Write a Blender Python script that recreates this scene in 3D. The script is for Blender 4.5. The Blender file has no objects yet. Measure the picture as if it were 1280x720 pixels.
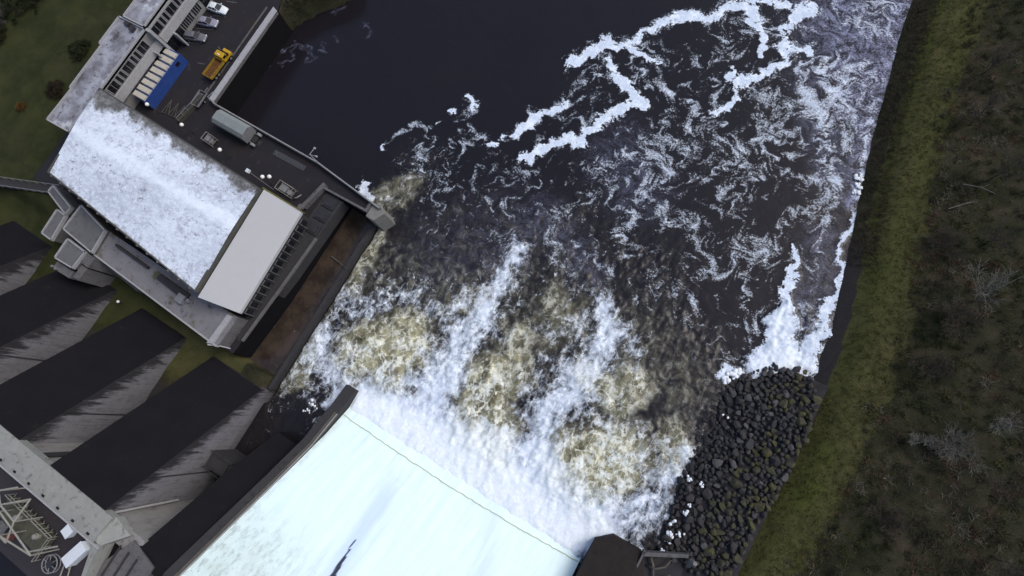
import bpy, bmesh, math, random
import numpy as np
from mathutils import Vector, Matrix
R = math.radians
random.seed(7); rng = np.random.default_rng(11)
scene = bpy.context.scene
C = scene.collection

# ------------------------------------------------------------------ camera, sky, sun, exposure
ROT = np.array([[0.85184693, -0.46268941, 0.24551034],
                [0.50235841, 0.85439453, -0.13283827],
                [-0.14829983, 0.23649206, 0.96024927]])
CAM_H = 90.0                                   # drone height above the river
cam = bpy.data.cameras.new('camera')
cam.sensor_width = 36.0; cam.lens = 20.25; cam.clip_start = 0.5; cam.clip_end = 4000
cam_o = bpy.data.objects.new('camera', cam); C.objects.link(cam_o)
cam_o.matrix_world = Matrix.Translation((0, 0, CAM_H)) @ Matrix(ROT.tolist()).to_4x4()
scene.camera = cam_o

SUN_EL, SUN_AZ = 50.0, -42.0                    # azimuth measured from +X towards -Y
world = bpy.data.worlds.new('World'); scene.world = world; world.use_nodes = True
wn = world.node_tree; bg = wn.nodes['Background']
sky = wn.nodes.new('ShaderNodeTexSky'); sky.sky_type = 'NISHITA'; sky.sun_disc = False
sky.sun_elevation = R(SUN_EL); sky.sun_rotation = R(90 + SUN_AZ)
sky.air_density = 1.0; sky.dust_density = 3.0; sky.ozone_density = 1.0
wn.links.new(sky.outputs[0], bg.inputs[0]); bg.inputs[1].default_value = 0.115
sd = bpy.data.lights.new('sun', 'SUN'); sd.energy = 0.95; sd.angle = R(30); sd.color = (1.0, 0.97, 0.93); sd.specular_factor = .5
so = bpy.data.objects.new('sun', sd); C.objects.link(so)
dirv = Vector((math.cos(R(SUN_EL)) * math.cos(R(SUN_AZ)), -math.cos(R(SUN_EL)) * math.sin(R(SUN_AZ)), math.sin(R(SUN_EL))))
so.rotation_euler = dirv.to_track_quat('Z', 'Y').to_euler()
vs = scene.view_settings; vs.view_transform = 'Standard'; vs.look = 'None'; vs.gamma = 1; vs.exposure = 0.48
vs.use_curve_mapping = False
scene.render.engine = 'CYCLES'; scene.cycles.max_bounces = 5

# ------------------------------------------------------------------ helpers
def P(px, py, h=0.0):
    """survey: where the sight line through a photo point meets the level plane z=h (metres)"""
    c = ROT @ np.array([px - 640.0, -(py - 360.0), -720.0])
    t = (h - CAM_H) / c[2]
    return float(c[0] * t), float(c[1] * t)

def prop(o, label=None, cat=None, group=None, kind=None):
    if label: o['label'] = label
    if cat: o['category'] = cat
    if group: o['group'] = group
    if kind: o['kind'] = kind
    return o

def link(name, me, mats=None, parent=None, **kw):
    o = bpy.data.objects.new(name, me); C.objects.link(o)
    if mats:
        for m in (mats if isinstance(mats, (list, tuple)) else [mats]): me.materials.append(m)
    if parent: o.parent = parent
    return prop(o, **kw)

def empty(name, loc, label, cat, group=None, rz=0):
    o = bpy.data.objects.new(name, None); C.objects.link(o)
    o.location = loc; o.rotation_euler = (0, 0, rz); o.empty_display_size = .3
    return prop(o, label, cat, group)

class MB:
    """collects boxes, prisms and tubes into one mesh"""
    def __init__(s): s.bm = bmesh.new()
    def verts(s, vs): return [s.bm.verts.new(v) for v in vs]
    def box(s, x0, x1, y0, y1, z0, z1, mi=0, rz=0, bev=0):
        c = ((x0 + x1) / 2, (y0 + y1) / 2, (z0 + z1) / 2)
        m = Matrix.Translation(c) @ Matrix.Rotation(rz, 4, 'Z') @ Matrix.Diagonal((abs(x1 - x0), abs(y1 - y0), abs(z1 - z0), 1))
        r = bmesh.ops.create_cube(s.bm, size=1, matrix=m)
        fs = list({f for v in r['verts'] for f in v.link_faces})
        for f in fs: f.material_index = mi
        if bev: bmesh.ops.bevel(s.bm, geom=list({e for v in r['verts'] for e in v.link_edges}), offset=bev, segments=2, affect='EDGES', profile=.6)
        return s
    def prism(s, poly, z0, z1, mi=0, top=None, mtop=None):
        """poly: ccw (x,y) list; z1 may be a list of heights"""
        n = len(poly); zt = z1 if isinstance(z1, (list, tuple)) else [z1] * n
        tp = top or poly
        b = s.verts([(p[0], p[1], z0) for p in poly]); t = s.verts([(p[0], p[1], zt[i]) for i, p in enumerate(tp)])
        fs = [s.bm.faces.new(t), s.bm.faces.new(b[::-1])]
        for i in range(n): fs.append(s.bm.faces.new((b[i], b[(i + 1) % n], t[(i + 1) % n], t[i])))
        for f in fs: f.material_index = mi
        if mtop is not None: fs[0].material_index = mtop
        return s
    def extx(s, prof, x0, x1, mi=0, mis=None):
        """extrude a (y,z) profile along x"""
        a = s.verts([(x0, y, z) for y, z in prof]); b = s.verts([(x1, y, z) for y, z in prof]); n = len(prof)
        fs = [s.bm.faces.new(a), s.bm.faces.new(b[::-1])]
        for f in fs: f.material_index = mi
        for i in range(n):
            f = s.bm.faces.new((a[i], b[i], b[(i + 1) % n], a[(i + 1) % n])); f.material_index = mis[i] if mis else mi
        return s
    def tube(s, pts, r, n=6, mi=0, r1=None):
        pts = [Vector(p) for p in pts]; rings = []; up = Vector((0, 0, 1))
        for i, p in enumerate(pts):
            d = (pts[min(i + 1, len(pts) - 1)] - pts[max(i - 1, 0)]).normalized()
            a = d.cross(up); a = a.normalized() if a.length > 1e-3 else Vector((1, 0, 0)); b = d.cross(a).normalized()
            rr = r if r1 is None else r + (r1 - r) * i / max(1, len(pts) - 1)
            rings.append(s.verts([p + (a * math.cos(2 * math.pi * k / n) + b * math.sin(2 * math.pi * k / n)) * rr for k in range(n)]))
        for q, w in zip(rings, rings[1:]):
            for k in range(n): s.bm.faces.new((q[k], q[(k + 1) % n], w[(k + 1) % n], w[k])).material_index = mi
        s.bm.faces.new(rings[0][::-1]).material_index = mi; s.bm.faces.new(rings[-1]).material_index = mi
        return s
    def ball(s, c, r, mi=0, sub=2):
        q = bmesh.ops.create_icosphere(s.bm, subdivisions=sub, radius=r, matrix=Matrix.Translation(c))
        for f in {f for v in q['verts'] for f in v.link_faces}: f.material_index = mi; f.smooth = True
        return s
    def cyl(s, c, r, h, n=16, axis='Z', mi=0):
        m = Matrix.Translation(c) @ (Matrix.Rotation(math.pi / 2, 4, 'Y') if axis == 'X' else Matrix.Rotation(math.pi / 2, 4, 'X') if axis == 'Y' else Matrix())
        q = bmesh.ops.create_cone(s.bm, cap_ends=True, segments=n, radius1=r, radius2=r, depth=h, matrix=m)
        for f in {f for v in q['verts'] for f in v.link_faces}: f.material_index = mi
        return s
    def done(s, name, mats, parent=None, bev=0, smooth=False, **kw):
        bmesh.ops.recalc_face_normals(s.bm, faces=s.bm.faces)
        if bev: bmesh.ops.bevel(s.bm, geom=s.bm.edges[:], offset=bev, segments=1, affect='EDGES')
        if smooth:
            for f in s.bm.faces: f.smooth = True
        me = bpy.data.meshes.new(name); s.bm.to_mesh(me); s.bm.free()
        return link(name, me, mats, parent, **kw)

def np_mesh(name, co, faces, mats, parent=None, smooth=False, attrs=None, cols=None, **kw):
    """co (n,3), faces (m,k) arrays -> object"""
    me = bpy.data.meshes.new(name); k = faces.shape[1]; m = len(faces)
    me.vertices.add(len(co)); me.vertices.foreach_set('co', np.ascontiguousarray(co, dtype=np.float32).ravel())
    me.loops.add(m * k); me.loops.foreach_set('vertex_index', np.ascontiguousarray(faces, dtype=np.int32).ravel())
    me.polygons.add(m); me.polygons.foreach_set('loop_start', np.arange(0, m * k, k, dtype=np.int32))
    if smooth: me.polygons.foreach_set('use_smooth', np.ones(m, dtype=bool))
    me.update(calc_edges=True)
    for nm, a in (attrs or {}).items():
        at = me.attributes.new(nm, 'FLOAT', 'POINT'); at.data.foreach_set('value', np.ascontiguousarray(a, dtype=np.float32).ravel())
    for nm, a in (cols or {}).items():
        at = me.attributes.new(nm, 'FLOAT_COLOR', 'POINT'); at.data.foreach_set('color', np.ascontiguousarray(a, dtype=np.float32).ravel())
    return link(name, me, mats, parent, **kw)

def grid_faces(nx, ny):
    i = np.arange(nx * ny).reshape(ny, nx)
    return np.stack([i[:-1, :-1], i[:-1, 1:], i[1:, 1:], i[1:, :-1]], -1).reshape(-1, 4)

_tab = rng.random((256, 256))
def vnoise(x, y):
    xi = np.floor(x).astype(int); yi = np.floor(y).astype(int); fx = x - xi; fy = y - yi
    fx = fx * fx * (3 - 2 * fx); fy = fy * fy * (3 - 2 * fy)
    a = _tab[xi % 256, yi % 256]; b = _tab[(xi + 1) % 256, yi % 256]; c = _tab[xi % 256, (yi + 1) % 256]; d = _tab[(xi + 1) % 256, (yi + 1) % 256]
    return (a * (1 - fx) + b * fx) * (1 - fy) + (c * (1 - fx) + d * fx) * fy
def fbm(x, y, o=4, g=.5):
    s = 0; a = 1; t = 0
    for k in range(o):
        s = s + a * vnoise(x + 17.3 * k, y + 9.1 * k); t += a; a *= g; x = x * 2.03; y = y * 2.03
    return s / t
def sstep(a, b, x):
    t = np.clip((x - a) / (b - a), 0, 1); return t * t * (3 - 2 * t)
def segdist(X, Y, pts):
    """distance to a polyline, interpolated third value at the nearest point"""
    D = np.full(X.shape, 1e9); V = np.zeros(X.shape)
    for (x0, y0, v0), (x1, y1, v1) in zip(pts, pts[1:]):
        dx, dy = x1 - x0, y1 - y0; L = dx * dx + dy * dy + 1e-9
        t = np.clip(((X - x0) * dx + (Y - y0) * dy) / L, 0, 1)
        d = np.hypot(X - x0 - t * dx, Y - y0 - t * dy); m = d < D
        D = np.where(m, d, D); V = np.where(m, v0 + t * (v1 - v0), V)
    return D, V
def inpoly(X, Y, poly):
    r = np.zeros(X.shape, bool); n = len(poly)
    for i in range(n):
        (x0, y0), (x1, y1) = poly[i], poly[(i + 1) % n]
        c = ((y0 > Y) != (y1 > Y)) & (X < (x1 - x0) * (Y - y0) / (y1 - y0 + 1e-12) + x0); r ^= c
    return r

# ------------------------------------------------------------------ materials
class NT:
    def __init__(s, name):
        s.m = bpy.data.materials.new(name); s.m.use_nodes = True; s.t = s.m.node_tree; s.b = s.t.nodes['Principled BSDF']
        s.pos = s.n('ShaderNodeNewGeometry').outputs['Position']; s.obj = s.n('ShaderNodeTexCoord').outputs['Object']
    def n(s, ty, **kw):
        q = s.t.nodes.new(ty)
        for k, v in kw.items(): setattr(q, k, v)
        return q
    def put(s, sock, v):
        if isinstance(v, bpy.types.NodeSocket): s.t.links.new(v, sock)
        elif v is not None:
            sock.default_value = (*v, 1) if isinstance(v, tuple) and len(v) == 3 and sock.type == 'RGBA' else v
    def M(s, op, a, b=None, c=None, clamp=False):
        q = s.n('ShaderNodeMath', operation=op, use_clamp=clamp)
        for i, v in enumerate((a, b, c)): s.put(q.inputs[i], v)
        return q.outputs[0]
    def ss(s, lo, hi, v):
        q = s.n('ShaderNodeMapRange', interpolation_type='SMOOTHSTEP')
        s.put(q.inputs[0], v); s.put(q.inputs[1], lo); s.put(q.inputs[2], hi); return q.outputs[0]
    def noise(s, scale, det=4, rough=.55, vec=None, dist=0.0, col=False):
        q = s.n('ShaderNodeTexNoise'); s.put(q.inputs['Vector'], vec or s.pos)
        q.inputs['Scale'].default_value = scale; q.inputs['Detail'].default_value = det; q.inputs['Roughness'].default_value = rough
        q.inputs['Distortion'].default_value = dist; return q.outputs['Color' if col else 'Fac']
    def vor(s, scale, feat='DISTANCE_TO_EDGE', vec=None, rand=1.0):
        q = s.n('ShaderNodeTexVoronoi', feature=feat); s.put(q.inputs['Vector'], vec or s.pos); q.inputs['Scale'].default_value = scale
        q.inputs['Randomness'].default_value = rand; return q.outputs['Distance']
    def scl(s, v, sx, sy, sz=1.0, rz=0.0):
        q = s.n('ShaderNodeMapping'); s.put(q.inputs[0], v); q.inputs['Scale'].default_value = (sx, sy, sz); q.inputs['Rotation'].default_value = (0, 0, rz); return q.outputs[0]
    def warp(s, v, scale, amt, det=3):
        c = s.noise(scale, det, vec=v, col=True)
        a = s.n('ShaderNodeVectorMath', operation='SUBTRACT'); s.put(a.inputs[0], c); a.inputs[1].default_value = (.5, .5, .5)
        b = s.n('ShaderNodeVectorMath', operation='MULTIPLY_ADD'); s.put(b.inputs[0], a.outputs[0]); b.inputs[1].default_value = (amt, amt, amt); s.put(b.inputs[2], v); return b.outputs[0]
    def mix(s, f, a, b):
        q = s.n('ShaderNodeMix', data_type='RGBA'); s.put(q.inputs[0], f); s.put(q.inputs[6], a); s.put(q.inputs[7], b); return q.outputs[2]
    def ramp(s, f, stops):
        q = s.n('ShaderNodeValToRGB'); s.put(q.inputs[0], f); e = q.color_ramp.elements
        while len(e) < len(stops): e.new(.5)
        for k, (p, c) in zip(e, stops): k.position = p; k.color = (*c, 1)
        return q.outputs[0]
    def attr(s, nm, out='Fac'): return s.n('ShaderNodeAttribute', attribute_name=nm).outputs[out]
    def xyz(s, v=None):
        q = s.n('ShaderNodeSeparateXYZ'); s.put(q.inputs[0], v or s.pos); return q.outputs
    def bump(s, h, st=.5, d=.1):
        q = s.n('ShaderNodeBump'); q.inputs['Strength'].default_value = st; q.inputs['Distance'].default_value = d; s.put(q.inputs['Height'], h); s.put(s.b.inputs['Normal'], q.outputs[0])
    def fin(s, col, rough=.8, spec=.3, metal=0.0):
        s.put(s.b.inputs['Base Color'], col); s.put(s.b.inputs['Roughness'], rough); s.put(s.b.inputs['Specular IOR Level'], spec); s.put(s.b.inputs['Metallic'], metal); return s.m

def concrete(name, a, b, sc=.5, dirt=(.05, .045, .04), da=.45, moss=None, streak=None, bump=.4, spec=.25, grime=.35):
    t = NT(name); n1 = t.noise(sc, 8, .6); n2 = t.noise(sc * 7, 6, .65)
    c = t.mix(n1, a, b); c = t.mix(t.M('MULTIPLY', t.ss(.52, .72, t.noise(sc * 1.7, 9, .7)), da), c, dirt)
    c = t.mix(t.M('MULTIPLY', t.ss(.45, .8, n2), grime), c, tuple(.4 * v for v in a))
    if streak:
        v = t.scl(t.pos, 2.2, 2.2, .12); c = t.mix(t.M('MULTIPLY', t.ss(.5, .75, t.noise(1.2, 5, .6, v)), streak), c, dirt)
    if moss: c = t.mix(t.M('MULTIPLY', t.ss(.55, .7, t.noise(sc * .8 + .13, 8, .65)), .8), c, moss)
    t.bump(n2, bump, .06); return t.fin(c, .88, spec)

def plain(name, col, rough=.6, spec=.4, metal=0.0, var=.25, sc=3.0):
    t = NT(name); n = t.noise(sc, 6, .65, t.obj)
    c = t.mix(t.ss(.3, .75, n), col, tuple(v * (1 - var) for v in col)); return t.fin(c, rough, spec, metal)

M_conc = concrete('pale_concrete', (.30, .29, .28), (.20, .195, .19), .4, streak=.5)
M_conc_d = concrete('dark_wet_concrete', (.030, .029, .032), (.045, .043, .045), .5, (.012, .012, .013), .6)
M_conc_m = concrete('stained_concrete', (.15, .145, .145), (.085, .08, .082), .5, (.03, .03, .03), .7, streak=.6)
M_crest = concrete('crest_concrete', (.30, .31, .29), (.19, .19, .18), .7, (.06, .055, .05), .7)
M_road = concrete('crest_asphalt', (.040, .034, .040), (.028, .025, .030), .3, (.05, .042, .036), .5)
M_cream = concrete('cream_roof_membrane', (.40, .405, .42), (.385, .39, .40), .12, (.34, .345, .35), .25, bump=.02, grime=.06)
M_trim = plain('pale_trim', (.36, .36, .37), .7)
M_glass = plain('dark_glass', (.012, .013, .018), .15, .5, var=.5)
M_bglass = plain('blue_grey_panel', (.085, .09, .125), .4, .5)
M_white = plain('white_paint', (.62, .66, .70), .45, .5, var=.12)
M_blue = plain('blue_paint', (.022, .060, .24), .55, .4, var=.25, sc=1.2)
M_olive = plain('olive_paint', (.085, .08, .052), .65, .4, var=.45, sc=1.5)
M_tube = plain('weathered_pale_steel', (.30, .29, .25), .55, .4, var=.35)
M_steel = plain('galvanised_steel', (.22, .22, .23), .5, .4, var=.3)
M_dsteel = plain('dark_steel', (.03, .03, .034), .6, .4, var=.4)
M_black = plain('black_rubber', (.012, .012, .012), .85, .2)
M_lamp = plain('white_globe', (.85, .85, .82), .3, .5, var=.05)
M_timber = concrete('weathered_timber', (.12, .11, .095), (.07, .065, .055), 2.0)
M_pier = concrete('pier_cap_concrete', (.23, .22, .20), (.16, .155, .145), .9, (.08, .075, .06), .5)

def m_roof_white():
    t = NT('white_weathered_roof'); v = t.warp(t.pos, .25, 1.2, 5); va = t.scl(v, .7, 1.15, 1, R(-40))
    broad = t.noise(.13, 4, .55, t.scl(v, .5, 1.6, 1, R(4))); fine = t.noise(1.6, 10, .76, va); mott = t.noise(.55, 9, .7, v)
    c = t.mix(t.ss(.25, .75, broad), (.50, .55, .63), (.70, .76, .85))
    c = t.mix(t.M('MULTIPLY', t.ss(.46, .64, mott), .5), c, (.36, .38, .45)); c = t.mix(t.M('MULTIPLY', t.ss(.49, .62, fine), .5), c, (.84, .90, .98)); c = t.mix(t.M('MULTIPLY', t.ss(.45, .38, fine), .28), c, (.24, .25, .30))
    sp = t.M('MULTIPLY', t.ss(.565, .62, t.noise(1.2, 10, .78, va)), t.ss(.42, .56, t.noise(.17, 4, .6))); c = t.mix(t.M('MULTIPLY', sp, .8), c, (.09, .085, .085))
    cr = t.M('ABSOLUTE', t.M('SUBTRACT', t.noise(.55, 7, .62, va), .5)); c = t.mix(t.M('MULTIPLY', t.M('MULTIPLY', t.ss(.016, .0, cr), t.ss(.44, .60, t.noise(.3, 5, .6))), .75), c, (.10, .10, .115))
    x, y, z = t.xyz(); rg = t.ss(1.6, .2, t.M('ABSOLUTE', t.M('ADD', t.M('ADD', y, 1.5), t.M('MULTIPLY', t.M('SUBTRACT', t.noise(.3, 6, .6), .5), 3.5)))); c = t.mix(t.M('MULTIPLY', rg, .55), c, (.86, .93, 1.0))
    # lichen and dirt creeping in from the eaves
    xe = t.M('ADD', x, 82.0); top = t.M('MULTIPLY_ADD', xe, -.039, 6.2); bot = t.M('MULTIPLY_ADD', xe, -.088, -11.3)
    wob = t.M('MULTIPLY', t.M('SUBTRACT', t.noise(.22, 9, .72), .33), 8.0); corner = t.ss(-91, -100, x)
    e1 = t.ss(.5, -.5, t.M('SUBTRACT', t.M('SUBTRACT', top, y), t.M('MULTIPLY_ADD', corner, 1.4, wob)))
    wob2 = t.M('MULTIPLY', t.M('SUBTRACT', t.noise(.5, 8, .72), .46), 5.0); e2 = t.ss(.4, -.5, t.M('SUBTRACT', t.M('SUBTRACT', y, bot), wob2))
    dirt = t.ramp(t.noise(1.1, 9, .75), [(.35, (.030, .027, .023)), (.5, (.10, .094, .085)), (.62, (.22, .215, .215))])
    c = t.mix(t.M('MULTIPLY', e1, .92), c, dirt); c = t.mix(t.M('MULTIPLY', e2, .75), c, dirt)
    t.bump(fine, .3, .05); return t.fin(c, .85, .25)
M_roof = m_roof_white()
M_wing = concrete('mottled_wing_roof', (.24, .235, .25), (.13, .125, .13), .35, (.04, .036, .036), .95, (.07, .065, .02))

def m_flat_roof():
    t = NT('grey_stained_flat_roof'); v = t.warp(t.pos, .5, .8)
    c = t.mix(t.ss(.35, .65, t.noise(.35, 8, .65, v)), (.15, .145, .165), (.33, .34, .38))
    c = t.mix(t.M('MULTIPLY', t.ss(.53, .62, t.noise(.5, 9, .7, v)), .75), c, (.055, .05, .052))
    c = t.mix(t.M('MULTIPLY', t.ss(.58, .68, t.noise(.22, 7, .6, v)), .7), c, (.60, .63, .67))
    t.bump(t.noise(4, 6), .3, .04); return t.fin(c, .9, .2)
M_froof = m_flat_roof()
M_froof_d = concrete('dull_grey_roof_felt', (.15, .148, .155), (.10, .098, .10), .6, (.045, .042, .042), .7, bump=.2)

def m_tarmac():
    t = NT('quay_tarmac'); n = t.noise(.25, 8, .65); f = t.noise(6, 6, .7)
    c = t.mix(n, (.013, .012, .015), (.021, .019, .0225)); c = t.mix(t.M('MULTIPLY', t.ss(.55, .68, t.noise(.6, 9, .75)), .5), c, (.06, .057, .062))
    c = t.mix(t.M('MULTIPLY', t.ss(.55, .7, t.noise(.16, 5)), .6), c, (.030, .021, .016))
    t.bump(f, .3, .02); return t.fin(c, .8, .3)
M_tar = m_tarmac()

def m_buttress_side():
    t = NT('buttress_side_concrete'); x, y, z = t.xyz()
    depth = t.M('SUBTRACT', t.M('MULTIPLY_ADD', t.M('ADD', y, 22.0), -.895, 3.0), z)   # metres below the sloping edge
    c = t.mix(t.noise(.35, 7, .6), (.155, .152, .170), (.235, .232, .252))
    lift = t.M('ABSOLUTE', t.M('SUBTRACT', t.M('FRACT', t.M('MULTIPLY', z, .66)), .5)); vert = t.M('ABSOLUTE', t.M('SUBTRACT', t.M('FRACT', t.M('MULTIPLY', y, .42)), .5))
    brk = t.ss(.38, .6, t.noise(.9, 5)); ln = t.M('MULTIPLY', t.M('MAXIMUM', t.ss(.455, .49, lift), t.M('MULTIPLY', t.ss(.46, .49, vert), .8)), brk)
    c = t.mix(t.M('MULTIPLY', ln, .5), c, (.05, .05, .055)); c = t.mix(t.M('MULTIPLY', t.ss(.5, .7, t.noise(.8, 8, .7, t.scl(t.pos, 1, 1.6, .5))), .5), c, (.07, .068, .075))
    st = t.noise(1.0, 6, .65, t.scl(t.pos, 1.4, 1.4, .22)); big = t.noise(.35, 4)
    lim = t.M('MULTIPLY_ADD', t.M('SUBTRACT', st, .44), 13.0, t.M('MULTIPLY', big, 2.6))
    c = t.mix(t.M('MULTIPLY', t.ss(1.9, -1.0, t.M('SUBTRACT', depth, lim)), .94), c, (.022, .021, .024))
    c = t.mix(t.M('MULTIPLY', t.ss(.5, .68, t.noise(1.6, 8, .7, t.scl(t.pos, 1.8, 1.8, .14))), .5), c, (.05, .048, .053))
    jt = t.ss(.2, .07, t.M('ABSOLUTE', t.M('ADD', y, 36.7))); c = t.mix(t.M('MULTIPLY', jt, .9), c, (.02, .02, .022))
    low = t.ss(3.5, 1.0, t.M('ADD', z, t.M('MULTIPLY', t.noise(.8, 5), 2.0))); c = t.mix(t.M('MULTIPLY', low, .5), c, (.05, .05, .05))
    t.bump(t.noise(3, 6, .7), .4, .05); return t.fin(c, .9, .2)
M_bside = m_buttress_side()
def m_btop():
    t = NT('black_lichened_slope'); c = t.mix(t.noise(.3, 7, .6), (.0085, .0082, .010), (.0145, .014, .0165))
    c = t.mix(t.M('MULTIPLY', t.ss(.6, .75, t.noise(.8, 8, .7)), .3), c, (.05, .05, .05)); t.bump(t.noise(2, 6), .3, .05); return t.fin(c, .9, .06)
M_btop = m_btop()
M_wet = concrete('algae_black_wall', (.0075, .007, .0085), (.012, .0115, .013), .5, (.005, .005, .005), .5, spec=.03)

def m_ground():
    t = NT('ground_cover'); g = t.attr('grass'); s_ = t.attr('scrub'); m_ = t.attr('mud'); br = t.attr('bright'); f = t.noise(5, 8, .75); mid = t.noise(.35, 7, .65)
    grass = t.mix(t.ss(.3, .7, mid), (.036, .040, .013), (.078, .075, .030)); grass = t.mix(t.ss(.4, .7, f), grass, (.090, .082, .040)); lw = t.ss(-60, -90, t.xyz()[0]); grass = t.mix(lw, grass, t.mix(t.ss(.3, .7, t.noise(.2, 8, .65)), (.022, .028, .010), (.046, .049, .018)))
    grass = t.mix(br, grass, t.mix(f, (.040, .052, .010), (.085, .10, .022)))
    scr = t.ramp(t.noise(.22, 10, .72), [(.36, (.010, .013, .007)), (.46, (.024, .027, .013)), (.54, (.035, .034, .019)), (.64, (.058, .048, .031))])
    scr = t.mix(t.M('MULTIPLY', t.ss(.45, .7, f), .6), scr, (.06, .05, .036))
    mud = t.mix(t.noise(1.2, 8, .7), (.026, .024, .025), (.044, .040, .040))
    c = t.mix(t.ss(.35, .65, t.M('ADD', g, t.M('MULTIPLY', t.M('SUBTRACT', t.noise(.8, 6, .7), .5), .7))), scr, grass)
    c = t.mix(t.ss(.35, .65, t.M('ADD', m_, t.M('MULTIPLY', t.M('SUBTRACT', t.noise(1.1, 6), .5), .5))), c, mud)
    t.bump(f, .8, .25); return t.fin(c, .95, .1)
M_ground = m_ground()

def m_rock(name, a, b, moss, amt):
    t = NT(name); n = t.noise(1.4, 8, .65); c = t.mix(n, a, b)
    c = t.mix(t.M('MULTIPLY', t.ss(.62 - amt * .35, .78 - amt * .3, t.noise(.9, 8, .7)), .85), c, moss)
    t.bump(t.noise(5, 6, .7), .6, .06); return t.fin(c, .85, .25)
M_rock = m_rock('dark_riprap_rock', (.026, .0245, .026), (.052, .049, .050), (.06, .055, .042), .1)
M_rockm = m_rock('mossy_riprap_rock', (.032, .030, .027), (.055, .052, .042), (.066, .064, .022), .6)
M_rockw = m_rock('wet_riprap_rock', (.018, .017, .020), (.036, .034, .038), (.05, .05, .05), .0)

M_rockg = m_rock('dry_grey_rock', (.055, .053, .055), (.095, .091, .092), (.08, .075, .05), .15)
def foliage(name, attr_col=True):
    t = NT(name); t.put(t.b.inputs['Base Color'], t.attr('col', 'Color')); t.b.inputs['Roughness'].default_value = .9; t.b.inputs['Specular IOR Level'].default_value = .1; return t.m
M_fol = foliage('dry_undergrowth')
M_bark = plain('pale_bare_bark', (.17, .16, .14), .9, .1, var=.3)
M_bark2 = plain('brown_bare_bark', (.075, .062, .050), .9, .1, var=.3)

# ------------------------------------------------------------------ ground: one sheet to the horizon
WL = [(10.0, 96.0), (10.9, 86.6), (11.6, 80.2), (13.3, 71.3), (15.0, 61.1), (17.1, 51.5), (18.9, 43.7), (21.6, 31.1), (22.6, 22.5), (23.4, 8.0), (22.0, -6.0), (21.0, -14.0), (20, -40)]
wl_y = np.array([p[1] for p in WL][::-1]); wl_x = np.array([p[0] for p in WL][::-1])
def bank_x(y): return np.interp(y, wl_y, wl_x) + np.where(y > 96, -(y - 96) * .12, 0)
LB = [(-300, -19.5), (-61, -19.5), (-58.5, -19.5), (-58.5, 11.5), (-87.5, 14), (-88.2, 36.2), (-87, 38.5), (-84.5, 42.5), (-81, 45.5), (-80.5, 49), (-84, 70), (-90, 110), (-110, 300), (-110, 900), (-900, 900), (-900, -19.5)]
def spaced(lo, hi, step, flo, fhi, grow=1.25):
    a = list(np.arange(lo, hi + 1e-6, step)); s = step; v = a[-1]
    while v < fhi: s *= grow; v += s; a.append(v)
    s = step; v = a[0]
    while v > flo: s *= grow; v -= s; a.insert(0, v)
    return np.array(a)
gx = spaced(-160, 110, .8, -1500, 1500); gy = spaced(-60, 130, .8, -1500, 1500)
GX, GY = np.meshgrid(gx, gy)
left = inpoly(GX, GY, LB)
dR = GX - bank_x(GY)                                        # metres east of the waterline
n = fbm(GX * .25, GY * .25, 5); n2 = fbm(GX * .06 + 40, GY * .06, 4)
steep = sstep(50, 5, GY)                                    # concrete-faced lower bank fades out downstream
zr = np.where(dR < 0, np.maximum(-3, dR * .9), np.minimum(dR * .5, 2.3) + np.clip(dR - 4, 0, 12) * .06 + np.clip(dR - 9, 0, 60) * .10 * (0.4 + n2)) + (n - .5) * .5 * sstep(1, 6, dR) + (fbm(GX * .9, GY * .9, 3) - .5) * .5 * sstep(7, 10, dR)
zl = 4.75 + (n - .5) * .5 + np.clip(-108 - GX, 0, 60) * .04
zl = zl - 1.9 * sstep(-15.5, -19, GY) * (GX < -55)
ZG = np.where(left, zl, np.where(GX > -20, zr, -3.0))
ZG = np.where((GY < -20) & (GX < 10), np.where(GX < -50, 2.6 + (n - .5) * .8, -2.0), ZG)
ZG = np.where((GY < -46), np.where((GX > -200) & (GX < 30), -3, 14 + n * 3), ZG)
d_e = np.abs(ZG)
grassR = sstep(1.5, 2.4, dR) * sstep(10.8, 7.0, dR + (fbm(GX * .2, GY * .2 + 9, 4) - .5) * 5)
grass = np.where(left, .55 + .55 * sstep(.62, .45, fbm(GX * .07 + 3, GY * .07, 4)), np.where(GX > -20, grassR, .2))
grass = np.where((GY < -14) & (GY > -42) & (GX < -55), .70 * sstep(-33, -26, GY), grass)
mud = np.where(GX > -20, sstep(2.5, 1.6, dR) * sstep(50, 38, GY), sstep(-27, -33, GY)) * 1.0
grass = np.where(left & (GX > -89.5) & (GY > 36), .12, grass)
bright = np.zeros_like(GX)
for bx_, by_, br_, ba_ in [P(1020, 620, 4) + (2.5, .9), P(1030, 575, 4) + (3, .5), P(1090, 330, 4) + (5, .25), P(1000, 690, 4) + (3, .3), P(215, 460, 3) + (3, .12), P(170, 395, 3) + (2, .2)]:
    bright += ba_ * np.exp(-((GX - bx_) ** 2 + (GY - by_) ** 2) / br_ ** 2) * (fbm(GX * .5, GY * .5, 4) * 1.6)
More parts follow.
